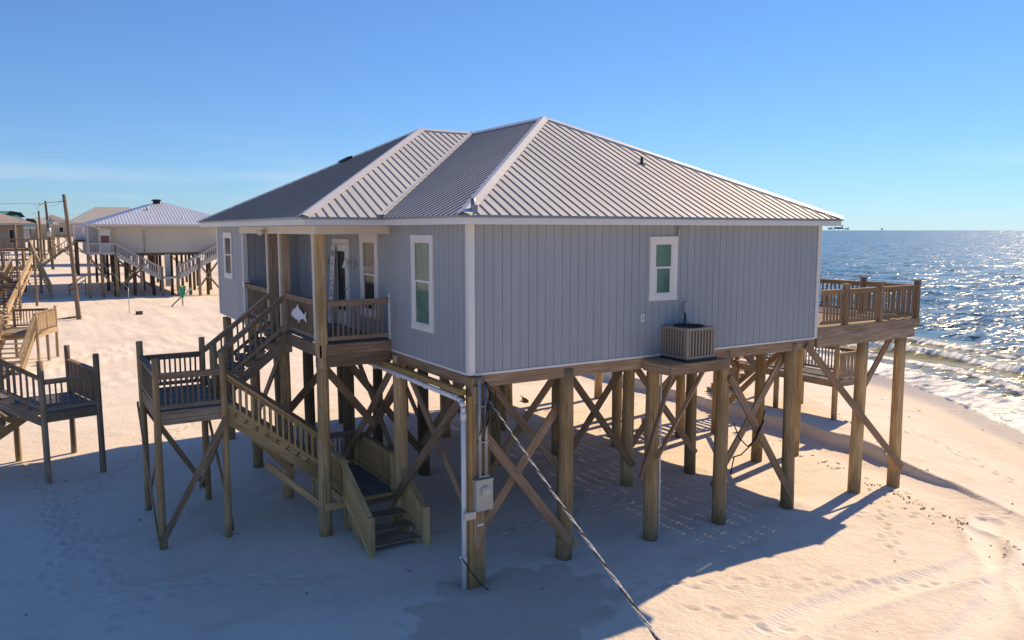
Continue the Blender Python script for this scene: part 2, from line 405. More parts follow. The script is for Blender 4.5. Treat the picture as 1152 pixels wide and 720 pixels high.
def thing(name, label, cat, loc=(0, 0, 0), group=None, rotz=0, local=False):
    """an Empty at the thing's base; meshes are given in world coordinates unless local"""
    o = bpy.data.objects.new(name, None); COL.objects.link(o); o.location = loc; o.rotation_euler = (0, 0, rotz); o.empty_display_size = .3
    WORG[o.name] = (0, 0, 0) if local else tuple(loc)
    return tag(o, label, cat, group)
def sub(mb, name, mat, parent):
    """sub-part: same origin as its parent part (whose transform is identity inside the thing)"""
    return mb.build(name, mat, parent, org=WORG[parent.parent.name])

# ------------------------------------------------------------------ stairs and railings
_bal = {}
def bal_mesh(h, w, mat):
    k = (round(h, 3), w, mat)
    if k not in _bal:
        m = MB(); m.obox((0, 0, h/2), (0, 0, 1), (1, 0, 0), (0, 1, 0), h, w, w); _bal[k] = m.mesh('baluster', M[mat])
    return _bal[k]
def railing(par, a, b, h=.95, nb=None, mat='weather', sep=True, spacing=.14, low=.10, w=.04, cap=.09, balmat=None, name='railing', inset=.07):
    """rail between base points a and b (deck level at both ends); top rail, bottom rail, balusters"""
    a = V(a, dtype=float); b = V(b, dtype=float); up = V((0, 0, 1.))
    m = MB(); d = b-a; L = np.linalg.norm(d[:2]); org = V(WORG[par.name])
    m.beam(a+up*(h-.02), b+up*(h-.02), cap+.05, .04)
    m.beam(a+up*(h-.09), b+up*(h-.09), .04, .09)
    bm_ = MB(); (m if not sep else bm_).beam(a+up*low, b+up*low, .04, .085)
    nb = nb or max(2, int(round((L-2*inset)/spacing)))
    hb = h-.10-low; balmat = balmat or mat; pts = []
    for k in range(nb):
        t = (inset+(L-2*inset)*(k+.5)/nb)/L; p = a+d*t+up*(low+.02)
        pts.append(p)
    if not sep:
        for p in pts: m.obox(p+up*hb/2, (0, 0, 1), (1, 0, 0), (0, 1, 0), hb, w, w)
        return m.build(name, mat, par)
    o = m.build(name, mat, par); sub(bm_, 'bottom_rail', mat, o)
    me = bal_mesh(hb, w, balmat); ang = math.atan2(d[1], d[0])
    for p in pts:
        q = bpy.data.objects.new('baluster', me); COL.objects.link(q); q.parent = o; q.location = tuple(p-org)
        q.rotation_euler = (random.uniform(-.012, .012), random.uniform(-.012, .012), ang)
    return o
def flight(par, top, bot, side, width, n, mat='stair', treadmat=None, sep=True, solid=False, drop=.27):
    """open stair: top/bot = 3-D points on the walking line at one edge; side = unit vector across"""
    top = V(top, dtype=float); bot = V(bot, dtype=float); side = nrm(side); d = bot-top; up = V((0, 0, 1.))
    hd = nrm((d[0], d[1], 0)); treadmat = treadmat or mat
    for o in (.03, width-.03):
        m = MB(); m.beam(top+side*o-up*drop, bot+side*o-up*drop, .05, .22)
        for k in range(n):
            p = top+d*((k+.5)/n); m.obox(p+side*o-up*.075, hd, up, side, np.linalg.norm(d[:2])/n*.82, .15, .049)
        m.build('stringer', mat, par)
    run = np.linalg.norm(d[:2])/n
    tm = MB()
    for k in range(n):
        p = top+d*((k+.5)/n)+side*width/2+up*.02
        if sep: tm = MB()
        for q in (-.26, .26): tm.obox(p+hd*run*q*1.0, side, hd, up, width+.02, run*.5, .038)
        if solid: tm.obox(p-hd*run*.45-up*.1, side, up, hd, width, .17, .025)
        if sep: tm.build('tread', treadmat, par)
    if not sep: tm.build('treads', treadmat, par)
def post(par, x, y, z0, z1, r=.075, mat='piling', name='post', square=False, top=None, lean=(0, 0)):
    m = MB()
    if square: m.obox((x, y, (z0+z1)/2), (0, 0, 1), (1, 0, 0), (0, 1, 0), z1-z0, 2*r, 2*r)
    else: m.cyl((x, y, z0), (x+lean[0], y+lean[1], z1), r*1.06, r*.94, n=14, wob=.010, rings=8)
    return m.build(name, mat, par)
def planks(m, x0, x1, y0, y1, z, t=.035, w=.14, gap=.008, along='x'):
    if along == 'x':
        n = max(1, int(round((y1-y0)/(w+gap)))); s = (y1-y0)/n
        for k in range(n): m.obox(((x0+x1)/2, y0+(k+.5)*s, z-t/2+random.uniform(-.002, .002)), (1, 0, 0), (0, 1, 0), (0, 0, 1), x1-x0, s-gap, t)
    else:
        n = max(1, int(round((x1-x0)/(w+gap)))); s = (x1-x0)/n
        for k in range(n): m.obox((x0+(k+.5)*s, (y0+y1)/2, z-t/2+random.uniform(-.002, .002)), (0, 1, 0), (1, 0, 0), (0, 0, 1), y1-y0, s-gap, t)

# ------------------------------------------------------------------ roofs
def clip_line(poly2, u):
    """v-range of the vertical line at u inside a convex polygon in (u, v)"""
    vs = []
    n = len(poly2)
    for i in range(n):
        (u0, v0), (u1, v1) = poly2[i], poly2[(i+1) % n]
        if (u0-u)*(u1-u) < 0: vs.append(v0+(v1-v0)*(u-u0)/(u1-u0))
    return (min(vs), max(vs)) if len(vs) >= 2 else None
def roof_face(m, pts, sp=.228, rh=.020, rw=.014, seams=None):
    """sloped metal sheet with raised ribs running up the slope; pts[0]->pts[1] is the eave"""
    P = [V(p, dtype=float) for p in pts]; e = P[1]-P[0]; e[2] = 0; e = nrm(e)
    n = nrm(np.cross(P[1]-P[0], P[2]-P[0])); n = n if n[2] > 0 else -n
    s = np.cross(n, e); s = s if s[2] > 0 else -s
    p2 = [((p-P[0])@e, (p-P[0])@s) for p in P]
    us = [q[0] for q in p2]; lo, hi = min(us), max(us)
    # sheet cut into one panel per rib spacing so neighbouring sheets can differ slightly in tone
    k = lo
    edges = [lo]
    while k < hi-1e-6:
        k = min(k+sp*4, hi); edges.append(k)
    def clip(poly, u, keep_low):
        out = []
        for i in range(len(poly)):
            a, b = poly[i], poly[(i+1) % len(poly)]
            ia = (a[0] <= u+1e-9) if keep_low else (a[0] >= u-1e-9); ib = (b[0] <= u+1e-9) if keep_low else (b[0] >= u-1e-9)
            if ia: out.append(a)
            if ia != ib:
                t = (u-a[0])/(b[0]-a[0]); out.append((u, a[1]+(b[1]-a[1])*t))
        return out
    for a, b in zip(edges[:-1], edges[1:]):
        q = clip(clip(p2, b, True), a, False)
        if len(q) >= 3: m.poly([P[0]+e*x+s*y for x, y in q], [(x, y) for x, y in q])
    u = lo+sp*.5
    while u < hi:
        c = clip_line(p2, u)
        if c and c[1]-c[0] > .12:
            v0, v1 = c[0]-.02, c[1]-.02; a = P[0]+e*u+s*v0; b = P[0]+e*u+s*v1
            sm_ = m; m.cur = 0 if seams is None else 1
            r = .5; i0 = len(sm_.v)
            for p in (a, b):
                sm_.v += [tuple(p-e*rw), tuple(p-e*rw*.7+n*rh), tuple(p+e*rw*.7+n*rh), tuple(p+e*rw)]
            for j in range(3): sm_.face([i0+j, i0+j+1, i0+5+j, i0+4+j], [(0, 0)]*4, r)
            sm_.face([i0, i0+1, i0+2, i0+3], [(0, 0)]*4, r)
            m.cur = 0
        u += sp
def cap_strip(m, p0, p1, d1, d2, w=.15, lift=.045):
    """folded cap over a hip, ridge or valley; d1, d2 point down/up the two faces"""
    p0 = V(p0, dtype=float); p1 = V(p1, dtype=float); up = V((0, 0, 1.))*lift
    d1, d2 = nrm(d1), nrm(d2); L = np.linalg.norm(p1-p0)
    for d in (d1, d2):
        A, B = p0+up*1.1, p1+up*1.1
        m.poly([A, B, B+d*w-up*.15, A+d*w-up*.15], [(0, 0), (L, 0), (L, w), (0, w)], .6)
        m.poly([A+d*w-up*.15, B+d*w-up*.15, B+d*w-up*.9, A+d*w-up*.9], [(0, 0), (L, 0), (L, w), (0, w)], .6)

# ================================================================== GROUND AND SEA
def axis(lo, hi, d, far_lo, far_hi, g=1.09):
    a = list(np.arange(lo, hi+1e-6, d)); s = d; p = hi; up = []
    while p < far_hi: s *= g; p += s; up.append(p)
    s = d; p = lo; dn = []
    while p > far_lo: s *= g; p -= s; dn.append(p)
    return np.array(dn[::-1]+a+up)
def grid_mesh(name, X, Y, Z, mask, mat):
    ny, nx = X.shape; me = bpy.data.meshes.new(name)
    co = np.stack([X, Y, Z], -1).reshape(-1, 3).astype(np.float32)
    i = np.arange(ny-1)[:, None]*nx+np.arange(nx-1)[None, :]
    f = np.stack([i, i+1, i+nx+1, i+nx], -1).reshape(-1, 4).astype(np.int32)
    me.vertices.add(len(co)); me.vertices.foreach_set('co', co.ravel())
    me.loops.add(f.size); me.loops.foreach_set('vertex_index', f.ravel())
    me.polygons.add(len(f)); me.polygons.foreach_set('loop_start', np.arange(0, f.size, 4, dtype=np.int32))
    me.update(calc_edges=True); me.validate()
    me.polygons.foreach_set('use_smooth', np.ones(len(me.polygons), dtype=bool))
    c = me.attributes.new('mask', 'FLOAT_COLOR', 'POINT')
    rgba = np.concatenate([mask.reshape(-1, 3), np.ones((len(co), 1))], 1).astype(np.float32)
    c.data.foreach_set('color', rgba.ravel())
    me.materials.append(mat); o = bpy.data.objects.new(name, me); COL.objects.link(o); return o
gx = axis(-9.5, 20, .06, -9000, 42, 1.05); gy = axis(-8, 16, .06, -9000, 9000, 1.035)
X, Y = np.meshgrid(gx, gy)
Z = ground(X, Y)+footprints(X, Y)
t = X-shore(Y)
wet = sstep(-7.5, -2.5, t+1.6*fbm(X*.25, Y*.25, 3, 40))
trk = np.zeros_like(X)
for q in TRACKS: trk = np.maximum(trk, np.exp(-(seg_d(X, Y, q)/.42)**4))
for q in TRACKS_FAR: trk = np.maximum(trk, .8*np.exp(-(seg_d(X, Y, q)/.5)**4))
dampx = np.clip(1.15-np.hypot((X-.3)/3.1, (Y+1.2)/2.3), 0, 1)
damp2 = np.clip(1.05-np.hypot((X-8.8)/2.6, (Y+3.0)/1.0), 0, 1)*.8
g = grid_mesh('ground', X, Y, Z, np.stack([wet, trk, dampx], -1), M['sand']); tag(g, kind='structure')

tt = list(np.arange(-5, 30, .28)); s = .28
while tt[-1] < 30000: s *= 1.045; tt.append(tt[-1]+s)
sy = axis(-10, 60, .55, -30000, 30000, 1.07)
T, Y2 = np.meshgrid(np.array(tt), sy)
X2 = T+shore(Y2)
fade = 1-sstep(60, 260, T); fy = 1-sstep(60, 250, np.abs(Y2-20))
amp = fade*fy*sstep(1, 14, T)
sw = 0
for (lx, ly, A, ph) in [(17, 4, .10, .3), (9.5, -3, .07, 1.9), (6.1, 2.2, .045, 4.0), (3.9, -1.6, .03, 2.2), (2.6, 1.4, .02, .7)]:
    L = math.hypot(lx, ly); sw = sw+A*np.sin(2*math.pi*(X2*lx+Y2*ly)/(L*L)+ph+2.5*fbm(X2*.05, Y2*.05, 2, 60))
Z2 = SEA+amp*(sw+.25*fbm(X2*.35, Y2*.14, 4, 61))
foam = np.zeros_like(T); murk = (1-sstep(12.5, 17.5, T+4*fbm(X2*.1, Y2*.06, 3, 77)))*.92
for (c0, hgt, wv, sd) in [(4.4, .16, 1.4, 81), (8.4, .42, 1.5, 82), (13.0, .30, 1.8, 83)]:
    c = c0+4.2*fbm(Y2*.075, Y2*0+sd, 3, sd)+.5*fbm(Y2*.4, Y2*0, 2, sd+1)
    on = sstep(.36, .62, vnoise(Y2*.085+sd, Y2*0, sd+2))
    if c0 < 12: on = np.maximum(on, .3)
    d = T-c
    ridge = np.where(d < 0, np.exp(-(d/(wv*.34))**2), np.exp(-(d/wv)**2))
    Z2 = Z2+fy*hgt*on*ridge*(.75+.5*vnoise(Y2*.3, T*.5, sd+5))
    foam = np.maximum(foam, on*fy*(.50*np.exp(-((d+.2)/.4)**2)+.40*np.exp(-((d+1.3)/1.1)**2)))
    murk = np.maximum(murk, .9*on*fy*np.exp(-(d/1.5)**2))
foam = np.maximum(foam, (1-sstep(1.4, 5.0, T+2.2*fbm(X2*.2, Y2*.2, 3, 90)))*.57)
foam = np.maximum(foam, .33*sstep(4, 6, T)*(1-sstep(8, 11, T)))
caps = sstep(.80, .9, vnoise(X2*.11, Y2*.045, 99))*fade*fy*(T > 18)
foam = np.maximum(foam, caps*.25); murk = murk*(.35+.65*sstep(2, 6, T))
# swash thins to nothing on the beach face
Z2 = np.where(T < 3, np.maximum(SEA-.02, ground(X2, Y2, False)+.03)*1.0*(T < 1.2)+Z2*(T >= 1.2), Z2)
Z2 = np.where(T < -1.1-1.3*fbm(Y2*.22, Y2*0, 3, 95)*2, ground(X2, Y2, False)-.25, Z2)
sea = grid_mesh('sea', X2, Y2, Z2, np.stack([foam, murk, fy], -1), M['sea']); tag(sea, kind='structure')

# ================================================================== MAIN HOUSE
ZF, ZW, ZE = 4.2, 7.08, 7.25
H = thing('beach_house', 'blue grey house on tall wooden pilings with ribbed metal hip roof', 'house', (4.5, 8, 0))
FOOT = [(0, 0), (10.2, 0), (10.2, 16.2), (0, 16.2), (0, 14.6), (-1.65, 14.6), (-1.65, 10.94), (0, 10.94)]
def siding(m, a, b, z0, z1, p=.2032, gw=.014, gd=.012):
    a = V((*a, 0.)); b = V((*b, 0.)); L = np.linalg.norm(b-a); d = (b-a)/L; n = V((d[1], -d[0], 0))
    prof = [(0, 0)]; s = p*.6
    while s < L-.03:
        prof += [(s-gw/2, 0), (s-gw/2+.002, -gd), (s+gw/2-.002, -gd), (s+gw/2, 0)]; s += p
    prof.append((L, 0))
    for (s0, o0), (s1, o1) in zip(prof[:-1], prof[1:]):
        A, B = a+d*s0+n*o0, a+d*s1+n*o1
        m.poly([(*A[:2], z0), (*B[:2], z0), (*B[:2], z1), (*A[:2], z1)], [(s0, z0), (s1, z0), (s1, z1), (s0, z1)], .5)
m = MB()
for a, b in zip(FOOT, FOOT[1:]+FOOT[:1]): siding(m, a, b, ZF, ZW)
m.build('wall', 'siding', H)
m = MB(); m.poly([(x, y, ZF-.012) for x, y in FOOT][::-1]); m.box(.04, 10.16, .04, 16.1, ZF+.0, ZF+.05); m.build('subfloor', 'floor', H)
def corner(x, y, sx, sy, z0=ZF-.01, z1=ZW-.002):
    m = MB(); m.box(x-sx*.11, x+sx*.022, y+sy*.002, y+sy*.022, z0, z1); m.box(x+sx*.002, x+sx*.022, y-sy*.11, y+sy*.0025, z0, z1); m.build('corner_trim', 'white', H)
for q in ((0, 0, -1, -1), (10.2, 0, 1, -1), (-1.65, 10.94, -1, -1), (-1.65, 14.6, -1, 1), (0, 16.2, -1, 1), (10.2, 16.2, 1, 1)): corner(*q)
for q in ((.115, 10.08, -.018, -.001), (-.018, -.001, .115, 3.85), (-1.668, -1.651, 11.06, 14.48)):
    m = MB(); m.box(*q, ZF-.022, ZF+.02); m.build('base_flashing', 'white', H)
m = MB(); m.box(-.03, -.002, 3.86, 3.92, 4.45, 5.5); m.build('rail_trim', 'white', H)
EX0, EX1, EY0, EY1 = -.33, 10.38, -.42, 16.62
EAVE = [(EX0, EY0), (EX1, EY0), (EX1, EY1), (EX0, EY1), (EX0, 14.94), (-2.1, 14.94), (-2.1, 3.4), (EX0, 3.4)]
m = MB(); m.poly([(x, y, ZW) for x, y in EAVE][::-1])
m.build('soffit', 'white', H)
m = MB()
for (ax, ay), (bx, by) in zip(EAVE, EAVE[1:]+EAVE[:1]):
    d = nrm((bx-ax, by-ay, 0)); n = V((d[1], -d[0], 0))
    c = V(((ax+bx)/2, (ay+by)/2, (ZW+ZE-.03)/2-.004))-n*.0
    m.obox(c+n*.012, d, (0, 0, 1), n, math.hypot(bx-ax, by-ay)+.024*(1 if True else 0), ZE-.03-ZW-.0, .024)
m.build('fascia', 'white', H)
m = MB()
AS, AN, WA, WJ = (5.1, 5.1, 10), (5.1, 11.1, 10), (3.3, 9.17, 10), (5.1, 9.17, 10)
def ev(x, y): return (x, y, ZE)
o = .05
c0, c1, c2, c3 = ev(EX0-o, EY0-o), ev(EX1+o, EY0-o), ev(EX1+o, EY1+o), ev(EX0-o, EY1+o)
v0, v1, w0, w1 = ev(EX0-o, 3.4-o), ev(EX0-o, 14.94+o), ev(-2.1-o, 3.4-o), ev(-2.1-o, 14.94+o)
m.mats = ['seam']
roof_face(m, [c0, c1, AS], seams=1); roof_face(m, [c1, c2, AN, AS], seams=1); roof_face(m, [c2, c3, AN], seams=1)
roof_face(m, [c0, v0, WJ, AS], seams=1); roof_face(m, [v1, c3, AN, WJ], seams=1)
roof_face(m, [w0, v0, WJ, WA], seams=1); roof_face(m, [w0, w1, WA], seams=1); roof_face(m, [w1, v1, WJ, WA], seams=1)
RF = m.build('roof', 'roof', H)
m = MB()   # dark drip edge along every eave
ED = [(c0, c1), (c1, c2), (c2, c3), (c3, v1), (v1, w1), (w1, w0), (w0, v0), (v0, c0)]
for a, b in ED:
    d = nrm(V(b)-V(a)); m.obox((V(a)+V(b))/2-V((0, 0, .026)), d, (0, 0, 1), (d[1], -d[0], 0), np.linalg.norm(V(b)-V(a)), .05, .012)
sub(m, 'drip_edge', 'foil', RF)
m = MB()
def dn(pa, pb, q):   # direction in the face (pa, pb, q) square to pa->pb, pointing to q
    a = nrm(V(pb)-V(pa)); w = V(q)-V(pa); return w-a*(w@a)
for pa, pb, q1, q2 in [(c0, AS, c1, v0), (c1, AS, c0, c2), (c2, AN, c1, c3), (c3, AN, c2, v1), (w0, WA, v0, w1), (w1, WA, w0, v1), (AS, WJ, v0, c1), (WJ, AN, v1, c2), (WA, WJ, v0, v1)]:
    cap_strip(m, pa, pb, dn(pa, pb, q1), dn(pa, pb, q2))
for pa, pb, q1, q2 in [(v0, WJ, w0, c0), (v1, WJ, w1, c3)]:
    cap_strip(m, pa, pb, dn(pa, pb, q1), dn(pa, pb, q2), .07, .05)
sub(m, 'ridge_cap', 'cap', RF)
m = MB(); m.cyl((6.19, 2.3, 8.45), (6.19, 2.3, 8.80), .04, n=10); m.cyl((6.19, 2.3, 8.5), (6.19, 2.3, 8.68), .13, .05, n=12); sub(m, 'vent_pipe', 'black', RF)
m = MB(); m.obox((1.55, 10.9, 9.13), (0, 1, 0), (1, 0, .511), (-.511, 0, 1), .45, .34, .14); sub(m, 'roof_vent', 'black', RF)
m = MB(); m.cyl((-.1, -.35, 7.2), (-.1, -.35, 7.55), .045, n=10); m.obox((-.1, -.41, 7.28), (0, 0, 1), (1, 0, 0), (0, 1, 0), .3, .12, .02); sub(m, 'mast_pipe', 'foil', RF)

def window(c, r, n, w, h, tw=.12, glass='greenglass', mid=.52, label=None, curtain=False, par=H, name='window', tm='white'):
    """c = centre on the wall plane, r = horizontal direction, n = outward normal"""
    c = V(c, dtype=float); r = nrm(r); n = nrm(n); up = V((0, 0, 1.))
    m = MB(); t = .036
    for s in (-1, 1): m.obox(c+r*s*(w-tw)/2+n*(t/2+.001), up, r, n, h-2*tw, tw, t)
    m.obox(c+up*(h-tw)/2+n*(t/2+.003), r, up, n, w+.02, tw, t+.004); m.obox(c-up*(h-tw)/2+n*(t/2+.003), r, up, n, w+.02, tw, t+.004)
    W = m.build(name, tm, par)
    if label: W['label'] = label
    iw, ih = w-2*tw, h-2*tw; fw_ = .045; m = MB()
    for s in (-1, 1): m.obox(c+r*s*(iw-fw_)/2+n*.012, up, r, n, ih, fw_, .024)
    ym = ih*(mid-.5)
    for yy in (ih/2-fw_/2, ym, -ih/2+fw_/2): m.obox(c+up*yy+n*.010, r, up, n, iw-2*fw_, fw_, .02)
    m.obox(c-up*(ih/2-.02)+n*.02, r, up, n, iw-.01, .03, .04)
    # lower sash sits in front of the upper one
    for s in (-1, 1): m.obox(c+r*s*(iw/2-fw_*1.35)+up*(ym-ih/2)/2+n*.018, up, r, n, ih/2+ym, .03, .02)
    sub(m, 'sash', tm, W)
    m = MB()
    m.obox(c+n*.003, r, up, n, iw, ih, .004, .5)
    sub(m, 'pane', glass, W)
    if curtain:
        m = MB(); m.obox(c+up*(ym+.13)+n*.0065, r, up, n, iw-2*fw_, .12, .003); sub(m, 'curtain', 'curtain', W)
    return W
NX, NY = (-1, 0, 0), (0, -1, 0)
window((0, 2.06, 5.855), (0, -1, 0), NX, 1.06, 2.03, label='tall window with green blind right of the porch')
window((0, 5.1, 5.86), (0, -1, 0), NX, 1.14, 2.03, .16, 'darkglass', curtain=True, label='tall dark porch window right of the door')
window((0, 9.05, 5.86), (0, -1, 0), NX, 1.14, 2.03, .16, 'darkglass', label='tall dark porch window left of the door')
window((-1.65, 12.95, 6.17), (0, -1, 0), NX, 1.15, 1.45, .13, 'darkglass', label='far front window beyond the porch')
window((4.87, 0, 6.125), (1, 0, 0), NY, .80, 1.41, .13, label='small side window above the air conditioner')
# front door
m = MB(); yc = 7.08
for s in (-1, 1): m.obox((-.02, yc+s*.545, 5.55), (0, 0, 1), (0, 1, 0), (1, 0, 0), 2.2, .12, .04)
m.obox((-.021, yc, 6.68), (0, 1, 0), (0, 0, 1), (1, 0, 0), 1.23, .13, .042)
D = m.build('door_frame', 'white', H)
m = MB()
for a, b, e, f in [(-.485, -.30, 4.47, 6.6), (.30, .485, 4.47, 6.6), (-.30, .30, 4.47, 4.85), (-.30, .30, 6.42, 6.6)]: m.box(-.03, -.008, yc+a, yc+b, e, f)
sub(m, 'door', 'white', D)
m = MB(); m.box(-.016, -.006, yc-.3, yc+.3, 4.85, 6.42); sub(m, 'pane', 'darkglass', D)
m = MB(); m.sphere((-.07, yc-.40, 5.45), .035); m.cyl((-.07, yc-.40, 5.45), (-.01, yc-.40, 5.45), .015); sub(m, 'handle', 'foil', D)
# porch
m = MB(); planks(m, -1.62, -.03, 3.9, 10.9, 4.45, along='x'); m.build('porch_deck', 'deckgrey', H)
m = MB(); m.box(-1.55, -.02, 3.80, 3.845, 4.19, 4.43); m.box(-1.55, -.02, 3.795, 3.84, 3.92, 4.185)
m.box(-1.70, -1.655, 3.84, 6.72, 4.14, 4.42); m.box(-1.70, -1.655, 7.82, 10.9, 4.14, 4.42); m.box(-1.70, -1.655, 6.721, 7.819, 4.14, 4.42)
m.build('porch_rim', 'frame', H)
PP = [(-1.62, 3.97), (-1.62, 6.72), (-1.62, 7.9)]
for k, (x, y) in enumerate(PP):
    m = MB(); m.obox((x, y, (3.9+6.9)/2), (0, 0, 1), (1, 0, 0), (0, 1, 0), 3.0, .2, .26 if k == 0 else .2)
    p = m.build('porch_post', 'piling' if k == 0 else 'weather', H)
    m = MB(); m.box(x-.125, x-.102, y+.0, y+.115, 4.5, 6.9); sub(m, 'post_trim', 'cream', p)
m = MB(); m.box(-1.75, -1.55, 3.80, 10.92, 6.88, 7.072); m.box(-1.549, -.003, 3.80, 3.98, 6.882, 7.072); m.build('porch_beam', 'cream', H)
railing(H, (-1.5, 3.88, 4.45), (-.06, 3.88, 4.45), .96, 11, 'weather', balmat='weather')
railing(H, (-1.62, 4.1, 4.45), (-1.62, 6.62, 4.45), .96, 20, 'weather')
railing(H, (-1.62, 8.0, 4.45), (-1.62, 10.82, 4.45), .96, 20, 'weather')
m = MB(); m.box(-1.72, -1.55, 10.70, 10.92, 5.44, 5.47); m.box(-1.72, -1.70, 10.70, 10.92, 5.30, 5.439); m.build('rail_bracket', 'white', H)
# girders and pilings
PX = [.1, 2.35, 4.75, 7.0, 9.4]; PY = [0, 3.5, 7, 10.5, 14]
m = MB()
for y in PY:
    m.box(-.02 if y else .02, 10.16, y+.02, y+.065, 3.93, ZF-.03); m.box(-.02 if y else .02, 10.16, y+.09, y+.135, 3.95, ZF-.03)
for x in np.arange(.2, 10.2, .406): m.box(x, x+.045, .15, 16.1, 3.97, ZF-.014)
m.box(.0, .045, .14, 16.1, 3.96, ZF-.03)
m.build('floor_beam', 'frame', H)
for i, x in enumerate(PX):
    for j, y in enumerate(PY):
        z0 = gz(x, y)-.6; m = MB()
        if i == 0 and j == 0: m.obox((x+.03, y+.03, (z0+4.15)/2), (0, 0, 1), (1, 0, 0), (0, 1, 0), 4.15-z0, .27, .27)
        else:
            yy = y+.12
            m.cyl((x+random.uniform(-.05, .05), yy+random.uniform(-.03, .03), z0), (x, yy, 4.1), .172*random.uniform(.94, 1.06), .15*random.uniform(.94, 1.06), n=18, wob=.014, rings=10)
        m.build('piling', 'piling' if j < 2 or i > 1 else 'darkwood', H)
for x, y in [(-1.62, 3.98), (-1.62, 7.05), (-1.62, 10.2), (-1.6, 13.9)]:
    m = MB(); m.cyl((x, y, -.6), (x, y, 4.12), .15, .135, n=16, wob=.012, rings=8); m.build('porch_piling', 'piling', H)
def brace(p0, p1, mat='frame', w=.045, h=.19, par=H, ext=.06):
    m = MB(); m.beam(p0, p1, w, h, up=(0, 0, 1), ext=ext); m.build('brace', mat, par)
brace((.12, -.04, 3.2), (2.35, -.04, .40)); brace((2.35, .30, 3.35), (.12, .30, .62))
brace((7.05, -.07, 3.45), (9.35, -.07, .20)); brace((9.35, .31, 3.75), (6.95, .31, .75))
for a, b in ((2.35, 4.75), (4.75, 7.0), (7.0, 9.4)):
    brace((a, 3.44, 3.3), (b, 3.44, .45)); brace((b, 3.80, 3.3), (a, 3.80, .55))
for a, b in ((.1, 2.35),):
    brace((a, 6.94, 3.4), (b, 6.94, .45)); brace((b, 7.31, 3.4), (a, 7.31, .55))
for x, yy in ((0.1, (0, 3.5)), (0.1, (3.5, 7)), (2.35, (3.5, 7)), (2.35, (7, 10.5)), (9.4, (10.5, 14))):
    a, b = yy
    brace((x-.19, a+.15, 3.75), (x-.19, b+.1, .7)); brace((x+.19, b+.1, 3.75), (x+.19, a+.15, .8))
brace((-1.5, 4.1, 3.85), (.0, 5.1, 2.2)); brace((-1.6, 6.95, 2.3), (-.1, 6.95, 3.85)); brace((-1.62, 7.2, 3.9), (-1.62, 10.1, 1.6), 'frame')
# air conditioner shelf on the side wall
m = MB()
m.box(4.33, 6.05, -.92, -.875, 3.90, 4.13); m.box(4.33, 4.375, -.874, -.02, 3.90, 4.13); m.box(6.005, 6.05, -.874, -.02, 3.90, 4.13); m.box(4.376, 6.004, -.874, -.02, 4.09, 4.135)
PL = m.build('equipment_shelf', 'frame', H)
m = MB(); m.beam((4.42, -.88, 4.0), (4.30, -.02, 1.45), .09, .05, up=(1, 0, 0)); m.beam((5.35, -.88, 4.0), (4.72, -.1, 1.85), .09, .05, up=(1, 0, 0)); m.build('knee_brace', 'frame', H)
m = MB(); m.box(4.25, 4.34, -.03, -.004, 4.98, 5.14); OB = m.build('outlet_box', 'white', H)
m = MB(); m.box(4.27, 4.32, -.034, -.0302, 5.01, 5.11); sub(m, 'outlet_cover', 'greymetal', OB)
m = MB(); m.cyl((5.28, -.05, 7.06), (5.28, -.05, 6.84), .03, n=8); m.build('wall_conduit', 'greymetal', H)

# ------------------------------------------------------------------ things on and around the house
A = thing('air_conditioner', 'taupe louvred air conditioner unit on the wooden shelf below the side window', 'air conditioner', (5.28, -.42, 4.137))
x0, x1, y0, y1, z0, z1 = 4.86, 5.70, -.82, -.03, 4.20, 4.86
m = MB(); m.box(x0-.03, x1+.03, y0-.03, y1+.02, 4.14, 4.19); m.build('base_pad', 'black', A)
m = MB(); m.box(x0+.035, x1-.035, y0+.035, y1-.035, z0-.008, z1-.06); m.build('coil', 'acdark', A)
m = MB()
for x in (x0, x1-.06):
    for y in (y0, y1-.06): m.box(x, x+.06, y, y+.06, z0, z1-.05)
m.box(x0-.01, x1+.01, y0-.01, y1+.01, z1-.05, z1-.0); m.box(x0-.004, x1+.004, y0-.004, y1+.004, z0-.01, z0+.05)
CB = m.build('cabinet', 'acpaint', A)
m = MB()
for k in range(8):
    x = x0+.06+(x1-x0-.12)*(k+.5)/8; m.box(x-.020, x+.020, y0+.004, y0+.03, z0+.05, z1-.05)
    y = y0+.06+(y1-y0-.12)*(k+.5)/8; m.box(x0+.004, x0+.03, y-.022, y+.022, z0+.05, z1-.05)
sub(m, 'louvre_slats', 'acpaint', CB)
m = MB(); m.cyl((5.28, -.42, z1), (5.28, -.42, z1+.018), .33, n=24)
for k in range(12):
    th = math.pi*k/12; m.beam((5.28-.33*math.cos(th), -.42-.33*math.sin(th), z1+.026), (5.28+.33*math.cos(th), -.42+.33*math.sin(th), z1+.026), .008, .008)
m.build('fan_grille', 'black', A)
BX = thing('disconnect_box', 'small grey electrical box on the siding above the air conditioner', 'electrical box', (5.52, -.05, 5.2))
m = MB(); m.box(5.47, 5.59, -.10, -.004, 5.12, 5.34); m.build('box', 'siding', BX)
m = MB(); m.tube([(5.50, -.06, 5.13), (5.50, -.08, 4.98), (5.47, -.09, 4.9), (5.48, -.10, 4.78), (5.46, -.12, 4.70)], .018, 8); m.build('flexible_conduit', 'black', BX)

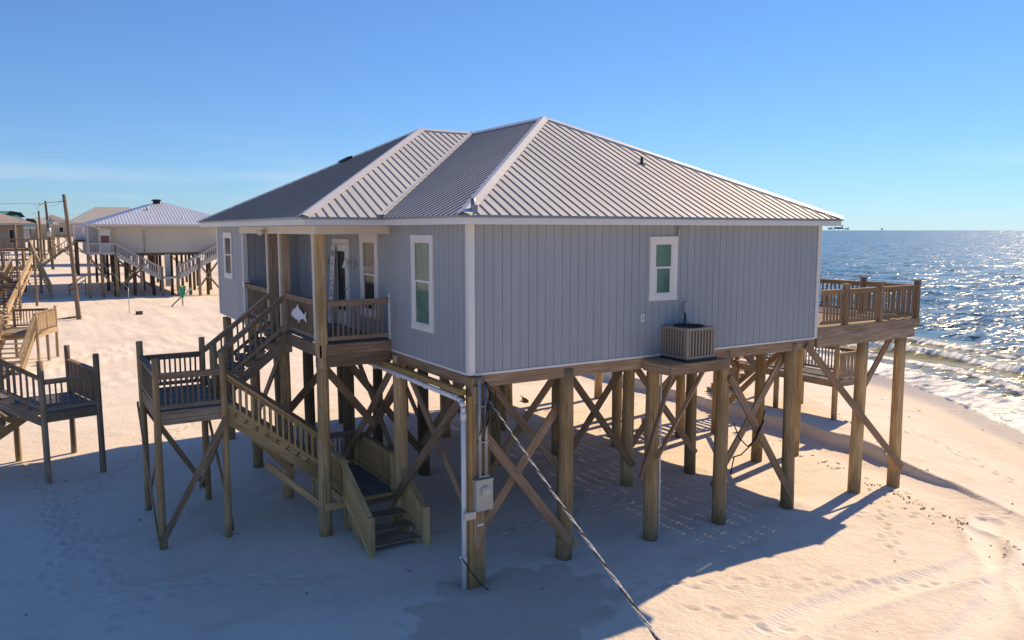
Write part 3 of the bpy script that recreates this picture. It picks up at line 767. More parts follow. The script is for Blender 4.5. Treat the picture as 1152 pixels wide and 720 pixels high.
E_ = thing('electric_meter', 'grey electric meter box with two tall conduits on the corner piling', 'meter box', (.15, -.16, 0))
m = MB(); m.box(-.04, .33, -.31, -.115, 1.58, 2.18); m.box(-.055, .345, -.318, -.11, 2.181, 2.195); bx = m.build('enclosure', 'greymetal', E_)
m = MB(); m.cyl((.17, -.31, 1.97), (.17, -.36, 1.97), .10, .10, n=20); m.sphere((.17, -.36, 1.97), .088, 14, 8, (1, .75, 1)); sub(m, 'meter_dial', 'cream', bx)
m = MB(); m.cyl((.10, -.2, 2.19), (.10, -.2, 4.13), .036, n=12); m.build('conduit', 'greymetal', E_)
m = MB(); m.cyl((.235, -.2, 2.19), (.235, -.2, 4.0), .036, n=12); m.build('conduit', 'greymetal', E_)
m = MB()
for z in (2.22, 2.9, 3.6): m.box(.05, .285, -.245, -.16, z, z+.03)
m.build('clamp', 'foil', E_)
m = MB(); m.box(-.02, .25, -.155, -.106, .75, 4.0); m.build('back_board', 'frame', E_)
m = MB(); m.box(.06, .2, -.162, -.156, 1.22, 1.26); m.build('tag_label', 'white', E_)
DP = thing('drain_pipe', 'white drain pipe running along the beam and down the corner piling', 'pipe', (-.17, -.05, 0))
m = MB()
pts = [(-.17, 6.2, 3.78), (-.17, .14, 3.73), (-.17, .03, 3.70), (-.17, -.04, 3.60), (-.17, -.05, 3.5), (-.17, -.05, -.15)]
for a, b in zip(pts[:-1], pts[1:]): m.cyl(a, b, .052, n=14)
m.build('pipe', 'pvc', DP)
m = MB()
for y in (.22, 1.6, 3.0, 4.4): m.cyl((-.17, y, 3.735), (-.17, y+.07, 3.736), .06, n=14)
m.cyl((-.17, -.05, 3.36), (-.17, -.05, 3.50), .062, n=14); m.cyl((-.17, -.05, .52), (-.17, -.05, .62), .062, n=14); m.cyl((-.17, -.05, .57), (-.29, -.13, .66), .028, n=10)
m.build('coupling', 'pvc', DP)
m = MB(); m.box(-.20, -.09, -.001, 6.3, 3.82, 3.93); m.box(-.10, -.03, -.16, -.075, -.1, 3.815); m.build('support_board', 'orange', DP)
m = MB(); m.box(-.25, -.01, -.24, -.165, 1.42, 1.56); m.build('junction_box', 'cream', DP)
m = MB(); m.tube([(-.28, -.14, .66), (-.15, -.25, .40), (.05, -.36, .1), (.16, -.42, .0)], .012, 6); m.build('loose_cable', 'black', DP)
# twisted service cable from the corner to a pole behind the camera
SC = thing('service_cable', 'twisted black and white overhead cable running from the house corner towards the viewer', 'cable', (.2, -.2, 4.0))
def sag(a, b, n, sg):
    a, b = V(a, dtype=float), V(b, dtype=float); return [a+(b-a)*k/n-V((0, 0, 1.))*sg*4*(k/n)*(1-k/n) for k in range(n+1)]
p0, p1 = V((.27, -.24, 3.75)), V((-5.43, -13.2, 4.68))
base = sag(p0, p1, 150, .05); dirv = nrm(p1-p0); sd = nrm(np.cross(dirv, (0, 0, 1))); uu = np.cross(sd, dirv)
for k, (mat, ph, rr) in enumerate([('black', 0, .0065), ('wirelt', 2.1, .0065), ('wirelt', 4.2, .0065)]):
    m = MB(); m.tube([p+(sd*math.cos(ph+i*.75)+uu*math.sin(ph+i*.75))*.009 for i, p in enumerate(base)], rr, 6); m.build('strand', mat, SC)
m = MB()
for k in range(5):
    a = random.uniform(-.1, .4); m.tube([(.2, -.22, 4.1), (.2+a*.6, -.34-.1*random.random(), 3.9), (.1+a, -.36, 3.55-.15*k), (.2+a*.5, -.30, 3.3), (.27, -.24, 3.75)], .009, 6)
m.build('splice_loop', 'black', SC)
# porch things
def lantern(y, label):
    L = thing('wall_lantern', label, 'wall light', (-.05, y, 6.15), 'bell lanterns beside the front door')
    m = MB(); m.cyl((-.005, y, 6.12), (-.04, y, 6.12), .085, n=14); m.build('back_plate', 'cream', L)
    m = MB(); m.cyl((-.03, y, 6.13), (-.20, y, 6.20), .025, n=10); m.cyl((-.20, y, 6.02), (-.20, y, 6.24), .07, .05, n=12); m.build('arm', 'cream', L)
    m = MB(); m.cyl((-.20, y, 6.22), (-.20, y, 6.02), .05, .115, n=16, cap=False); m.sphere((-.2, y, 6.06), .055); m.build('lamp_shade', 'white', L)
lantern(6.18, 'cream bell lantern right of the front door'); lantern(8.25, 'cream bell lantern left of the front door')
F_ = thing('flood_light', 'small twin flood light under the porch eave near the stair post', 'flood light', (-1.78, 7.95, 6.95))
m = MB(); m.cyl((-1.752, 7.95, 6.96), (-1.80, 7.95, 6.96), .06, n=12); m.build('mount', 'cream', F_)
for s in (-1, 1):
    m = MB(); m.cyl((-1.79, 7.95, 6.95), (-1.93, 7.95+s*.12, 6.90), .04, .07, n=12); m.build('lamp_head', 'cream', F_)
SG = thing('welcome_sign', 'tall white board with brown letters leaning beside the front door', 'sign', (-.2, 7.55, 4.46))
m = MB(); m.beam((-.22, 7.52, 4.47), (-.075, 7.52, 6.55), .30, .022, up=(1, 0, 0)); m.build('board', 'white', SG)
txt = 'WELCOME'
for k, chh in enumerate(txt):
    z = 6.34-.265*k; f = (z-4.47)/2.08; cu = bpy.data.curves.new('letter', 'FONT'); cu.body = chh; cu.size = .26; cu.align_x = 'CENTER'; cu.align_y = 'CENTER'; cu.extrude = .003
    tmp = bpy.data.objects.new('letter_curve', cu); COL.objects.link(tmp); bpy.context.view_layer.update()
    me_ = bpy.data.meshes.new_from_object(tmp.evaluated_get(bpy.context.evaluated_depsgraph_get())); bpy.data.objects.remove(tmp); me_.materials.clear(); me_.materials.append(M['letter'])
    lo_ = bpy.data.objects.new('letter', me_); COL.objects.link(lo_); lo_.parent = SG
    lo_.location = (-.22+.145*f-.0135-SG.location[0], 7.52-SG.location[1], z-SG.location[2]); lo_.rotation_euler = (rad(90)-.07, 0, rad(-90))
    lo_.rotation_euler = (rad(90-4.0), 0, rad(-90))
fish = [(-.62, .05), (-.5, .16), (-.3, .24), (-.12, .27), (-.02, .42), (.08, .28), (.28, .20), (.44, .10), (.56, .06), (.70, .18), (.66, .0), (.72, -.20), (.52, -.08), (.36, -.10), (.12, -.14), (.05, -.27), (-.06, -.15), (-.3, -.13), (-.42, -.08), (-.58, -.04)]
m = MB(); m.prism([(x*.88, y*.66) for x, y in fish], (-1.69, 5.40, 4.95), (0, -1, .04), (0, .04, 1), (-1, 0, 0), .02)
tag(m.build('fish_cutout', 'dolphin', None, org=(-1.69, 5.35, 4.93)), 'white leaping fish shaped cutout fixed on the porch railing', 'decoration')
CP = thing('conduit_pipe', 'thin white pipe fixed down the third front piling under the air conditioner', 'pipe', (4.95, .05, 0))
m = MB(); m.cyl((4.96, .05, -.1), (4.93, .05, 3.9), .022, n=10); m.build('pipe', 'pvc', CP)
m = MB(); m.cyl((4.957, .05, 1.2), (4.956, .05, 1.3), .030, n=10); m.cyl((4.94, .05, 2.6), (4.94, .05, 2.7), .03, n=10); m.build('coupling', 'pvc', CP)
m = MB(); m.tube([(7.16, -.08, 2.35), (7.35, -.12, 1.95), (7.62, -.14, 1.72), (7.9, -.13, 1.85), (8.2, -.12, 2.3)], .016, 7); m.tube([(7.16, -.08, 1.5), (7.4, -.14, 1.55), (7.75, -.14, 1.75), (8.1, -.12, 2.2), (8.22, -.11, 2.55)], .016, 7); m.tube([(7.10, -.1, 1.1), (7.12, -.14, 1.4), (7.2, -.1, 1.52)], .016, 7)
tag(m.build('hanging_cable', 'black', None, org=(7.5, -.1, 1.5)), 'black cable sagging in loops between the fourth front piling and its cross braces', 'cable')
m = MB(); m.cyl((2.35, .12, .34), (2.35, .12, .44), .185, n=18); m.obox((2.5, -.05, .30), (0, 0, 1), (1, 0, 0), (0, 1, 0), .22, .07, .02); m.obox((2.56, .0, .36), (1, .3, .2), (0, 0, 1), (0, 1, 0), .14, .05, .015)
tag(m.build('strap', 'yellowstrap', None, org=(2.35, .12, .34)), 'yellow strap tied round the base of the second front piling', 'strap')

# ================================================================== ENTRY STAIRS
T_ = thing('entry_stairs', 'weathered wooden switchback stairs with square landing up to the blue house porch', 'stairs', (-3, 5.5, 0))
LX0, LX1, LY0, LY1, LZ = -4.93, -3.5, 5.05, 7.95, 3.06
for x, y, zt in [(LX0, LY0, 4.24), (LX1-.05, LY0, 4.27), (LX0+.04, LY1, 4.26), (LX1+.05, LY1, 4.26)]:
    post(T_, x, y, gz(x, y)-.5, zt, .078, 'piling')
m = MB(); m.cyl((-3.45, 6.5, 2.6), (-3.45, 6.5, 4.24), .075, n=14); m.build('post', 'piling', T_)
m = MB(); planks(m, LX0+.09, LX1+.02, LY0+.05, LY1-.03, LZ, along='x'); m.build('landing_deck', 'deckgrey', T_)
m = MB(); m.box(LX0+.06, LX1+.02, LY0-.02, LY0+.03, 2.76, LZ+.0); m.box(LX0+.06, LX1+.02, LY1-.02, LY1+.03, 2.76, LZ); m.box(LX0+.03, LX0+.075, LY0+.04, LY1-.03, 2.76, LZ-.005); m.box(LX1+.025, LX1+.07, LY0+.04, LY1-.03, 2.72, LZ-.04)
m.build('rim_beam', 'weather', T_)
railing(T_, (LX0+.05, LY0, LZ), (LX1-.1, LY0, LZ), .84, 10, 'weather')
railing(T_, (LX0+.02, LY0+.06, LZ), (LX0+.05, LY1-.06, LZ), .84, 18, 'weather')
railing(T_, (LX0+.1, LY1, LZ), (LX1, LY1, LZ), .84, 10, 'weather')
for p0, p1 in [((LX1-.05, LY0-.1, 2.75), (LX0, LY0-.1, .25)), ((LX0+.05, LY1+.09, 2.7), (LX1, LY1+.09, .35)), ((LX0-.1, LY1-.3, 2.75), (LX0-.1, LY0, .3)), ((LX0+.1, LY0+.3, 2.6), (LX0+.1, LY1, .4)), ((LX1+.05, LY1, 2.7), (LX1+.05, LY0, .2)), ((LX1-.14, LY0, 2.4), (LX1-.14, LY1, .4))]:
    brace(p0, p1, 'frame', .04, .13, T_)
# upper flight to the porch (rises towards +X)
flight(T_, (-1.66, 6.66, 4.43), (-3.45, 6.66, LZ), (0, 1, 0), 1.24, 7, 'weather', 'deckgrey')
railing(T_, (-3.40, 6.6, LZ+.06), (-1.72, 6.66, 4.45), .88, 11, 'weather')
railing(T_, (-3.40, 7.92, LZ+.06), (-1.72, 7.9, 4.45), .88, 11, 'weather')
# lower flight (falls towards +X)
BZ = .78
flight(T_, (-3.5, 5.12, LZ-.02), (-.95, 5.12, .98), (0, 1, 0), 1.3, 11, 'stair', 'stair')
railing(T_, (-3.46, 5.10, LZ-.16), (-1.0, 5.10, .98-.05), .86, 17, 'stair', low=.14)
railing(T_, (-3.42, 6.44, LZ-.1), (-.95, 6.44, 1.0), .86, 17, 'weather', low=.14)
# lower landing and last four steps (fall towards -Y)
m = MB(); planks(m, -1.14, .06, 3.92, 6.44, BZ, along='y', w=.14); m.build('lower_deck', 'deckgrey', T_)
m = MB(); m.box(-1.66, .08, 3.83, 3.875, BZ-.17, BZ-.005); m.box(.065, .105, 3.88, 6.44, BZ-.19, BZ-.01); m.box(-1.18, -1.145, 3.88, 6.44, BZ-.19, BZ-.01); m.box(-1.1, .06, 6.445, 6.49, BZ-.19, BZ-.01); m.build('rim_beam', 'stair', T_)
for x, y in [(.04, 6.42), (-1.12, 6.42), (.05, 3.95), (-1.14, 3.95)]:
    m = MB(); m.obox((x, y, .65), (0, 0, 1), (1, 0, 0), (0, 1, 0), 2.1, .1, .1); m.build('post', 'stair', T_)
flight(T_, (-1.16, 3.85, BZ-.04), (-1.16, 2.42, .02), (1, 0, 0), 1.16, 4, 'stair', 'weather')
railing(T_, (.06, 6.38, BZ), (.06, 4.0, BZ), .93, 15, 'stair', w=.05, spacing=.11)
railing(T_, (-1.16, 5.0, BZ), (-1.16, 4.0, BZ), .93, 8, 'stair', w=.05)
railing(T_, (-1.08, 6.42, BZ), (.0, 6.42, BZ), .93, 8, 'weather')
for x in (-1.2, .10):
    railing(T_, (x, 3.95, BZ+.05), (x, 2.32, -.02), .88, 10, 'stair', low=.05, w=.06)
    m = MB(); m.obox((x, 2.26, .33), (0, 0, 1), (1, 0, 0), (0, 1, 0), 1.1, .14, .10); m.build('newel_post', 'stair', T_)
brace((-1.62, 4.0, .62), (-2.6, 5.1, 1.5), 'stair', .045, .16, T_); brace((-1.62, 6.5, .8), (-2.8, 6.5, 2.1), 'stair', .045, .16, T_)

# ================================================================== SUN DECK
K = thing('sun_deck', 'raised wooden sun deck on pilings at the seaward end of the blue house', 'deck', (12.4, 8, 0))
DZ = 4.46; DX1 = 14.66; DYE = 16.0
m = MB()
y = .03
n = int((DYE-.06)/.152)
for k in range(n):
    yy = .03+k*.152
    cut = [10.23, 11.8+random.uniform(-.4, .4), 13.2+random.uniform(-.3, .3), DX1-.03]
    for a, b in zip(cut[:-1], cut[1:]): m.obox(((a+b)/2, yy+.07, DZ-.018), (1, 0, 0), (0, 1, 0), (0, 0, 1), b-a-.012, .130+.011*random.random(), .034)
m.build('deck_boards', 'weather', K)
m = MB(); m.box(10.21, DX1, -.045, -.0, 4.20, DZ+.004); m.box(10.21, 14.48, -.04, .005, 3.93, 4.197); m.box(DX1, DX1+.045, -.045, DYE, 4.20, DZ+.004); m.box(10.21, 14.4, .02, .06, 4.0, 4.19)
for yy in (3.5, 7, 10.5, 14, 15.9): m.box(10.22, 14.5, yy, yy+.09, 3.93, 4.19)
for x in np.arange(10.5, 14.6, .42): m.box(x, x+.042, .02, 15.9, 4.2, DZ-.038)
m.build('rim_beam', 'weather', K)
for x in (12.32, 14.1):
    for yy in PY:
        m = MB(); z0 = gz(x, yy)-.5; m.cyl((x-.02, yy+.13, z0), (x, yy+.12, 4.0), .175, .15, n=18, wob=.012, rings=8); m.build('piling', 'piling', K)
def newel(x, y):
    m = MB(); m.obox((x, y, DZ+.5), (0, 0, 1), (1, 0, 0), (0, 1, 0), 1.14, .13, .13); m.obox((x, y, DZ+1.08), (1, 0, 0), (0, 1, 0), (0, 0, 1), .17, .17, .035); m.build('newel_post', 'frame', K)
nx = [10.35, 11.38, 12.88, 14.6]
for x in nx[1:]: newel(x, .03)
for a, b in zip(nx[:-1], nx[1:]): railing(K, (a+.02, .03, DZ), (b-.06, .03, DZ), .96, None, 'frame', spacing=.125, balmat='weather', cap=.1)
ny_ = [.03, 1.75, 3.4, 5.1, 6.9, 8.6]
for yy in ny_[1:]: newel(14.6, yy)
for a, b in zip(ny_[:-2], ny_[1:-1]): railing(K, (14.6, a+.06, DZ), (14.6, b-.06, DZ), .96, None, 'weather', spacing=.16, sep=a < 5)
newel(14.6, 10.2); newel(14.6, 13); newel(14.6, 15.9)
for a, b in ((10.2, 13), (13, 15.9)): railing(K, (14.6, a, DZ), (14.6, b, DZ), .96, None, 'weather', sep=False)
railing(K, (10.3, 15.9, DZ), (14.6, 15.9, DZ), .96, None, 'weather', sep=False)
brace((9.75, -.06, 4.05), (14.2, -.06, .12), 'frame', .045, .19, K, .0); brace((13.95, .33, 3.95), (12.45, .33, 2.2), 'frame', .045, .19, K)
brace((12.25, .33, 2.1), (10.2, .33, .0), 'frame', .045, .19, K) if False else None
for a, b in ((3.5, 7), (7, 10.5)):
    brace((14.3, a+.2, 3.7), (14.3, b, .5), 'frame', .045, .19, K)

# ================================================================== BEACH STAIRS
B_ = thing('beach_stairs', 'wooden stairs with railed landing going down from the sun deck to the beach', 'stairs', (18.5, 7, 0))
SX0, SX1, SY0, SY1, SZ = 18.25, 19.75, 5.2, 10.0, 1.42
for x, y in [(SX0, SY0), (SX1, SY0), (SX0, 7.9), (SX1, 7.9), (SX0, SY1), (SX1, SY1)]: post(B_, x, y, gz(x, y)-.6, 2.85 if y < 6 else 2.55, .10, 'piling')
m = MB(); planks(m, SX0, SX1, SY0, SY1, SZ, along='x'); m.build('landing_deck', 'deckgrey', B_)
m = MB(); m.box(SX0-.02, SX1, SY0-.05, SY0-.005, SZ-.26, SZ-.0); m.box(SX0-.06, SX0-.015, SY0-.05, SY1, SZ-.26, SZ); m.box(SX1+.0, SX1+.045, SY0, SY1, SZ-.26, SZ); m.build('rim_beam', 'weather', B_)
railing(B_, (SX0+.1, SY0, SZ), (SX1-.1, SY0, SZ), 1.02, 11, 'weather')
railing(B_, (SX1, SY0+.1, SZ), (SX1, SY1, SZ), 1.02, 30, 'weather')
flight(B_, (14.72, 8.62, DZ-.03), (SX0-.05, 8.62, SZ), (0, 1, 0), 1.35, 15, 'weather', 'weather')
railing(B_, (14.75, 8.6, DZ), (SX0, 8.6, SZ), .92, 22, 'weather'); railing(B_, (14.75, 10.0, DZ), (SX0, 10.0, SZ), .92, 22, 'weather')
flight(B_, (SX0+.1, SY1+.02, SZ-.02), (SX0+.1, 12.6, -.75), (1, 0, 0), 1.25, 10, 'weather', 'weather')

# ================================================================== NEIGHBOUR STAIRS (landward, on the left)
N1 = thing('neighbour_stairs', 'nearest grey wooden stair landing at the left edge of the picture', 'stairs', (-6.98, 11.75, 0), 'neighbour stair landings', rad(13), True)
w, dpt, lz = 1.42, 2.75, 1.95
for x, y, zt in [(0, 0, 3.42), (w, 0, 3.46), (w, dpt, 3.42)]: post(N1, x, y, -.6, zt, .085, 'weather')
post(N1, -.05, dpt+.15, -.6, 1.95, .085, 'stair'); post(N1, -1.6, .05, -.6, 3.0, .07, 'weather'); post(N1, -3.2, .0, -.6, 5.4, .07, 'weather'); post(N1, -1.6, 1.3, -.6, 3.0, .07, 'stair'); post(N1, -3.2, 1.3, -.6, 4.2, .07, 'stair')
m = MB(); planks(m, 0, w, 0, dpt, lz, along='x'); m.build('landing_deck', 'deckgrey', N1)
m = MB(); m.box(-.02, w+.02, -.05, -.005, lz-.26, lz); m.box(w, w+.045, 0, dpt, lz-.26, lz); m.box(0, w, dpt, dpt+.045, lz-.26, lz); m.build('rim_beam', 'weather', N1)
railing(N1, (.05, 0, lz), (w-.05, 0, lz), .93, 8, 'weather'); railing(N1, (w, .08, lz), (w, dpt-.08, lz), 1.05, 15, 'weather', w=.07)
flight(N1, (-4.1, .06, lz+2.75), (-.0, .06, lz), (0, 1, 0), 1.25, 13, 'weather', 'deckgrey')
railing(N1, (-4.1, .0, lz+2.75), (-.05, .0, lz+.05), 1.0, 26, 'weather', w=.05); railing(N1, (-4.1, 1.35, lz+2.75), (-.05, 1.35, lz+.05), 1.0, 26, 'weather', w=.05)
flight(N1, (.0, 1.45, lz), (-3.0, 1.45, .1), (0, 1, 0), 1.2, 10, 'stair', 'weather')
railing(N1, (-.05, 2.7, lz), (-3.0, 2.7, .1), .95, 18, 'stair')

N2 = thing('neighbour_stairs', 'second neighbour stair landing built of fresh pale lumber behind the nearest one', 'stairs', (-6.88, 34.3, 0), 'neighbour stair landings', rad(-15), True)
lz = 1.72; w = 1.75
for x, y, zt in [(0, 0, 2.72), (.12, 1.35, 2.78), (.25, 2.7, 2.85), (-w, 2.7, 2.8)]: post(N2, x, y, -.5, zt, .075, 'fresh')
post(N2, -w, 0, -.5, 2.6, .075, 'fresh')
m = MB(); planks(m, -w, .2, 0, 2.7, lz, along='x'); m.build('landing_deck', 'weather', N2)
m = MB(); m.beam((.05, -.02, lz-.14), (.3, 2.75, lz-.14), .05, .28); m.box(-w, .0, -.05, -.005, lz-.28, lz); m.build('rim_beam', 'fresh', N2)
railing(N2, (0.02, .05, lz), (.12, 1.3, lz), 1.0, 12, 'fresh', w=.07); railing(N2, (.12, 1.4, lz), (.25, 2.65, lz), 1.0, 12, 'fresh', w=.07)
railing(N2, (-w, 2.7, lz), (-.1, 2.7, lz), 1.0, 10, 'weather')
flight(N2, (-1.5, .0, lz), (-1.5, -3.0, .0), (1, 0, 0), 1.4, 9, 'fresh', 'fresh'); railing(N2, (-1.55, 0, lz), (-1.55, -3.0, .0), .95, 14, 'fresh'); railing(N2, (-.05, 0, lz), (-.05, -3.0, .0), .95, 14, 'fresh')
flight(N2, (-w-4.0, 1.3, lz+2.6), (-w, 1.3, lz), (0, 1, 0), 1.3, 12, 'fresh', 'fresh'); railing(N2, (-w-4, 1.3, lz+2.6), (-w, 1.3, lz), .95, 24, 'weather')

N3 = thing('neighbour_stairs', 'long pale stair rising to a railed deck behind the fresh lumber landing', 'stairs', (-9.0, 50.0, 0), 'neighbour stair landings', 0, True)
lz = 3.6
for x in (-4, -2, -.0, 2.5):
    for y in (22, 24.5): post(N3, x, y, -.5, lz+1.45, .10, 'weather')
m = MB(); planks(m, -4.2, 2.6, 22, 24.6, lz, along='x'); m.build('landing_deck', 'weather', N3)
m = MB(); m.box(-4.2, 2.65, 21.93, 21.99, lz-.3, lz); m.box(2.6, 2.66, 22, 24.6, lz-.3, lz); m.build('rim_beam', 'fresh', N3)
railing(N3, (-4.2, 22, lz), (.7, 22, lz), 1.4, 26, 'weather', sep=False, w=.06); railing(N3, (2.55, 22, lz), (2.55, 24.5, lz), 1.4, 16, 'fresh', sep=False, w=.07)
flight(N3, (.8, 22, lz), (-1.1, 6.5, .2), (1, 0, 0), 1.5, 20, 'fresh', 'fresh', sep=False)
m = MB(); m.beam((2.35, 22, lz+.85), (.45, 6.5, .95), .07, .5); m.beam((2.35, 22, lz+1.15), (.45, 6.5, 1.25), .2, .05); m.build('solid_rail', 'fresh', N3)
railing(N3, (.78, 22, lz), (-1.1, 6.5, .2), 1.0, 60, 'fresh', sep=False)
for k in range(4):
    x, y = -3.3, 6+k*4.4; post(N3, x, y, -.5, 2.6, .08, 'weather')
m = MB()
for k in range(9): m.box(-3.8, -.8, 5+k*1.7, 5.6+k*1.7, .35+k*.18, .41+k*.18)
m.build('boardwalk', 'fresh', N3)

N4 = thing('neighbour_stairs', 'brown double level deck with dark rails at the far left edge under the tan roof', 'deck', (-13.5, 63, 0), 'neighbour stair landings', 0, True)
for x in (0, 1.9, 3.8, 5.7):
    for y in (0, 3.2): post(N4, x, y, -.5, 4.6 if x < 4 else 3.7, .10, 'weather')
for z0, x1 in ((2.55, 5.8), (4.05, 3.9)):
    m = MB(); planks(m, -.1, x1, -.1, 3.3, z0, along='x'); m.build('deck_floor', 'weather', N4)
    m = MB(); m.box(-.1, x1+.02, -.16, -.11, z0-.3, z0); m.box(x1, x1+.05, -.1, 3.3, z0-.3, z0); m.build('rim_beam', 'frame', N4)
    railing(N4, (0, -.1, z0), (x1, -.1, z0), 1.05, None, 'weather', False, .16, .1, .06); railing(N4, (x1, 0, z0), (x1, 3.2, z0), 1.05, None, 'frame', False, .16, .1, .06)
flight(N4, (4.6, -.2, 2.5), (4.6, -4.0, .1), (1, 0, 0), 1.2, 11, 'frame', 'weather', sep=False); railing(N4, (5.8, -.2, 2.5), (5.8, -4.0, .1), 1.0, None, 'weather', False, .2)
flight(N4, (3.9, 1.6, 4.0), (5.6, 1.6, 2.6), (0, 1, 0), 1.1, 7, 'frame', 'weather', sep=False)
for a, b in (((0, -.05, .4), (1.9, -.05, 2.3)), ((1.9, -.05, .4), (0, -.05, 2.3)), ((3.8, -.05, .4), (5.7, -.05, 2.3))): brace(a, b, 'weather', .05, .16, N4)

# ================================================================== FAR HOUSES
def hip(m, x0, x1, y0, y1, ze, zr, ridge='auto', ribs=True):
    cx, cy = (x0+x1)/2, (y0+y1)/2; hw = min(x1-x0, y1-y0)/2
    if x1-x0 > y1-y0: a, b = (x0+hw, cy, zr), (x1-hw-.01, cy, zr)
    else: a, b = (cx, y0+hw, zr), (cx, y1-hw-.01, zr)
    A, B, C, D_ = (x0, y0, ze), (x1, y0, ze), (x1, y1, ze), (x0, y1, ze)
    F = ([A, B, b, a], [B, C, b], [C, D_, a, b], [D_, A, a]) if x1-x0 > y1-y0 else ([A, B, a], [B, C, b, a], [C, D_, b], [D_, A, a, b])
    for f in F:
        if ribs: roof_face(m, f, .32, .035, .05)
        else: m.poly(f)
def stilt_house(name, label, x0, x1, y0, y1, zf, zw, zr, wall, roof, ribs=True, pil='darkwood', wins=(), ov=.8, npx=6, npy=4, group='stilt houses along the beach', deck=None, skip_back=True):
    h = thing(name, label, 'house', ((x0+x1)/2, (y0+y1)/2, 0), group)
    m = MB(); m.box(x0, x1, y0, y1, zf, zw); wl = m.build('wall', wall, h)
    m = MB(); hip(m, x0-ov, x1+ov, y0-ov, y1+ov, zw+.25, zr, ribs=ribs); m.poly([(x0-ov, y0-ov, zw+.02), (x0-ov, y1+ov, zw+.02), (x1+ov, y1+ov, zw+.02), (x1+ov, y0-ov, zw+.02)]); rf = m.build('roof', roof, h)
    m = MB()
    for a, b, c, d in ((x0-ov, x1+ov, y0-ov-.03, y0-ov), (x0-ov, x1+ov, y1+ov, y1+ov+.03), (x0-ov-.03, x0-ov, y0-ov, y1+ov), (x1+ov, x1+ov+.03, y0-ov, y1+ov)): m.box(a, b, c, d, zw+.015, zw+.25)
    m.build('fascia', 'cream', h)
    m = MB(); m.box(x0+.02, x1-.02, y0+.02, y1-.02, zf-.3, zf-.004); m.build('floor_beam', pil, h)
    for i in range(npx):
        for j in range(npy):
            x = x0+.2+(x1-x0-.4)*i/(npx-1); y = y0+.2+(y1-y0-.4)*j/(npy-1)
            m = MB(); m.cyl((x, y, -.6), (x, y, zf-.25), .17, .15, n=8); m.build('piling', pil, h)
    for (side, c, w, zc, hh, mat) in wins:
        m = MB()
        if side == 'y': m.box(c-w/2, c+w/2, y0-.03, y0-.004, zc-hh/2, zc+hh/2)
        else: m.box(x1+.004 if side == 'x+' else x0-.03, x1+.03 if side == 'x+' else x0-.004, c-w/2, c+w/2, zc-hh/2, zc+hh/2)
        wn = m.build('window', 'white', h); m = MB()
        if side == 'y': m.box(c-w/2+.09, c+w/2-.09, y0-.036, y0-.031, zc-hh/2+.09, zc+hh/2-.09)
        else:
            xs = (x1+.031, x1+.036) if side == 'x+' else (x0-.036, x0-.031); m.box(xs[0], xs[1], c-w/2+.09, c+w/2-.09, zc-hh/2+.09, zc+hh/2-.09)
        sub(m, 'pane', mat, wn)
    return h, rf
# white house, second in the row
WH, wr = stilt_house('white_stilt_house', 'white house on pilings with pale blue roof and outside stairs forming a V', 0.6, 12.2, 80.2, 106, 4.55, 7.35, 10.2, 'whitewall', 'whiteroof', True, 'darkwood', (), 1.9, 7, 4)
m = MB(); m.box(5.55, 6.25, 85.3, 85.9, 9.85, 10.45); m.box(5.4, 6.4, 85.2, 86, 10.3, 10.4); sub(m, 'roof_vent', 'black', wr)
m = MB(); m.cyl((4.6, 83, 8.9), (4.6, 83, 9.5), .12); m.cyl((7.8, 80.4, 8.0), (7.8, 80.4, 8.4), .1); sub(m, 'vent_pipe', 'foil', wr)
# recessed porch at its left end: door, posts, deck and rail
yf = 78.8
m = MB(); m.box(-1.75, .85, yf, 80.19, 4.45, 4.62); m.box(-1.78, .59, 80.2, 90, 4.45, 4.62); m.build('porch_deck', 'whitewall', WH)
m = MB()
for x in (-1.72, -.62): m.box(x, x+.16, yf+.02, yf+.18, 4.62, 7.36)
m.build('porch_post', 'whitewall', WH)
m = MB(); m.box(-.5, .55, 80.12, 80.19, 4.63, 6.95); dr = m.build('door_frame', 'white', WH); m = MB(); m.box(-.38, .43, 80.09, 80.119, 5.5, 6.4); sub(m, 'pane', 'pinkglass', dr)
m = MB(); m.box(.75, 1.15, 80.15, 80.19, 4.63, 7.1); m.build('shutter', 'tanwall', WH)
def solid_rail(a, b, h, name='railing', mat='whitewall', par=WH):
    return railing(par, a, b, h, None, mat, False, .22, .08, .07, .1)
solid_rail((-1.7, yf, 4.62), (.8, yf, 4.62), 1.05); solid_rail((-1.72, yf, 4.62), (-1.72, 86, 4.62), 1.05)
m = MB(); m.box(-1.7, -.55, 81.2, 81.3, 4.62, 7.35); m.box(-.6, .59, 80.2, 81.3, 4.62, 7.34); m.build('porch_wall', 'whitewall', WH)
flight(WH, (.85, yf, 4.6), (5.2, yf, 1.98), (0, 1, 0), 1.2, 14, 'whitewall', 'whitewall', sep=False); solid_rail((.85, yf-.03, 4.6), (5.2, yf-.03, 1.98), 1.05); solid_rail((.85, yf+1.25, 4.6), (5.2, yf+1.25, 1.98), 1.05)
m = MB(); m.box(5.2, 6.8, yf-.05, yf+1.4, 1.78, 1.98); m.build('stair_landing', 'whitewall', WH)
flight(WH, (11.3, yf, 4.5), (6.8, yf, 1.98), (0, 1, 0), 1.2, 14, 'whitewall', 'whitewall', sep=False); solid_rail((6.8, yf-.03, 1.98), (11.3, yf-.03, 4.5), 1.05); solid_rail((6.8, yf+1.25, 1.98), (11.3, yf+1.25, 4.5), 1.05)
for x, zt in ((-1.7, 4.5), (-.5, 4.5), (.85, 4.6), (3.2, 4.3), (5.2, 3.1), (6.8, 3.1), (9.0, 4.0), (11.2, 5.0)):
    m = MB(); m.cyl((x, yf+.05, -.6), (x, yf+.05, zt), .16, .15, n=10); m.build('stair_post', 'weather' if zt < 4.4 else 'piling', WH)
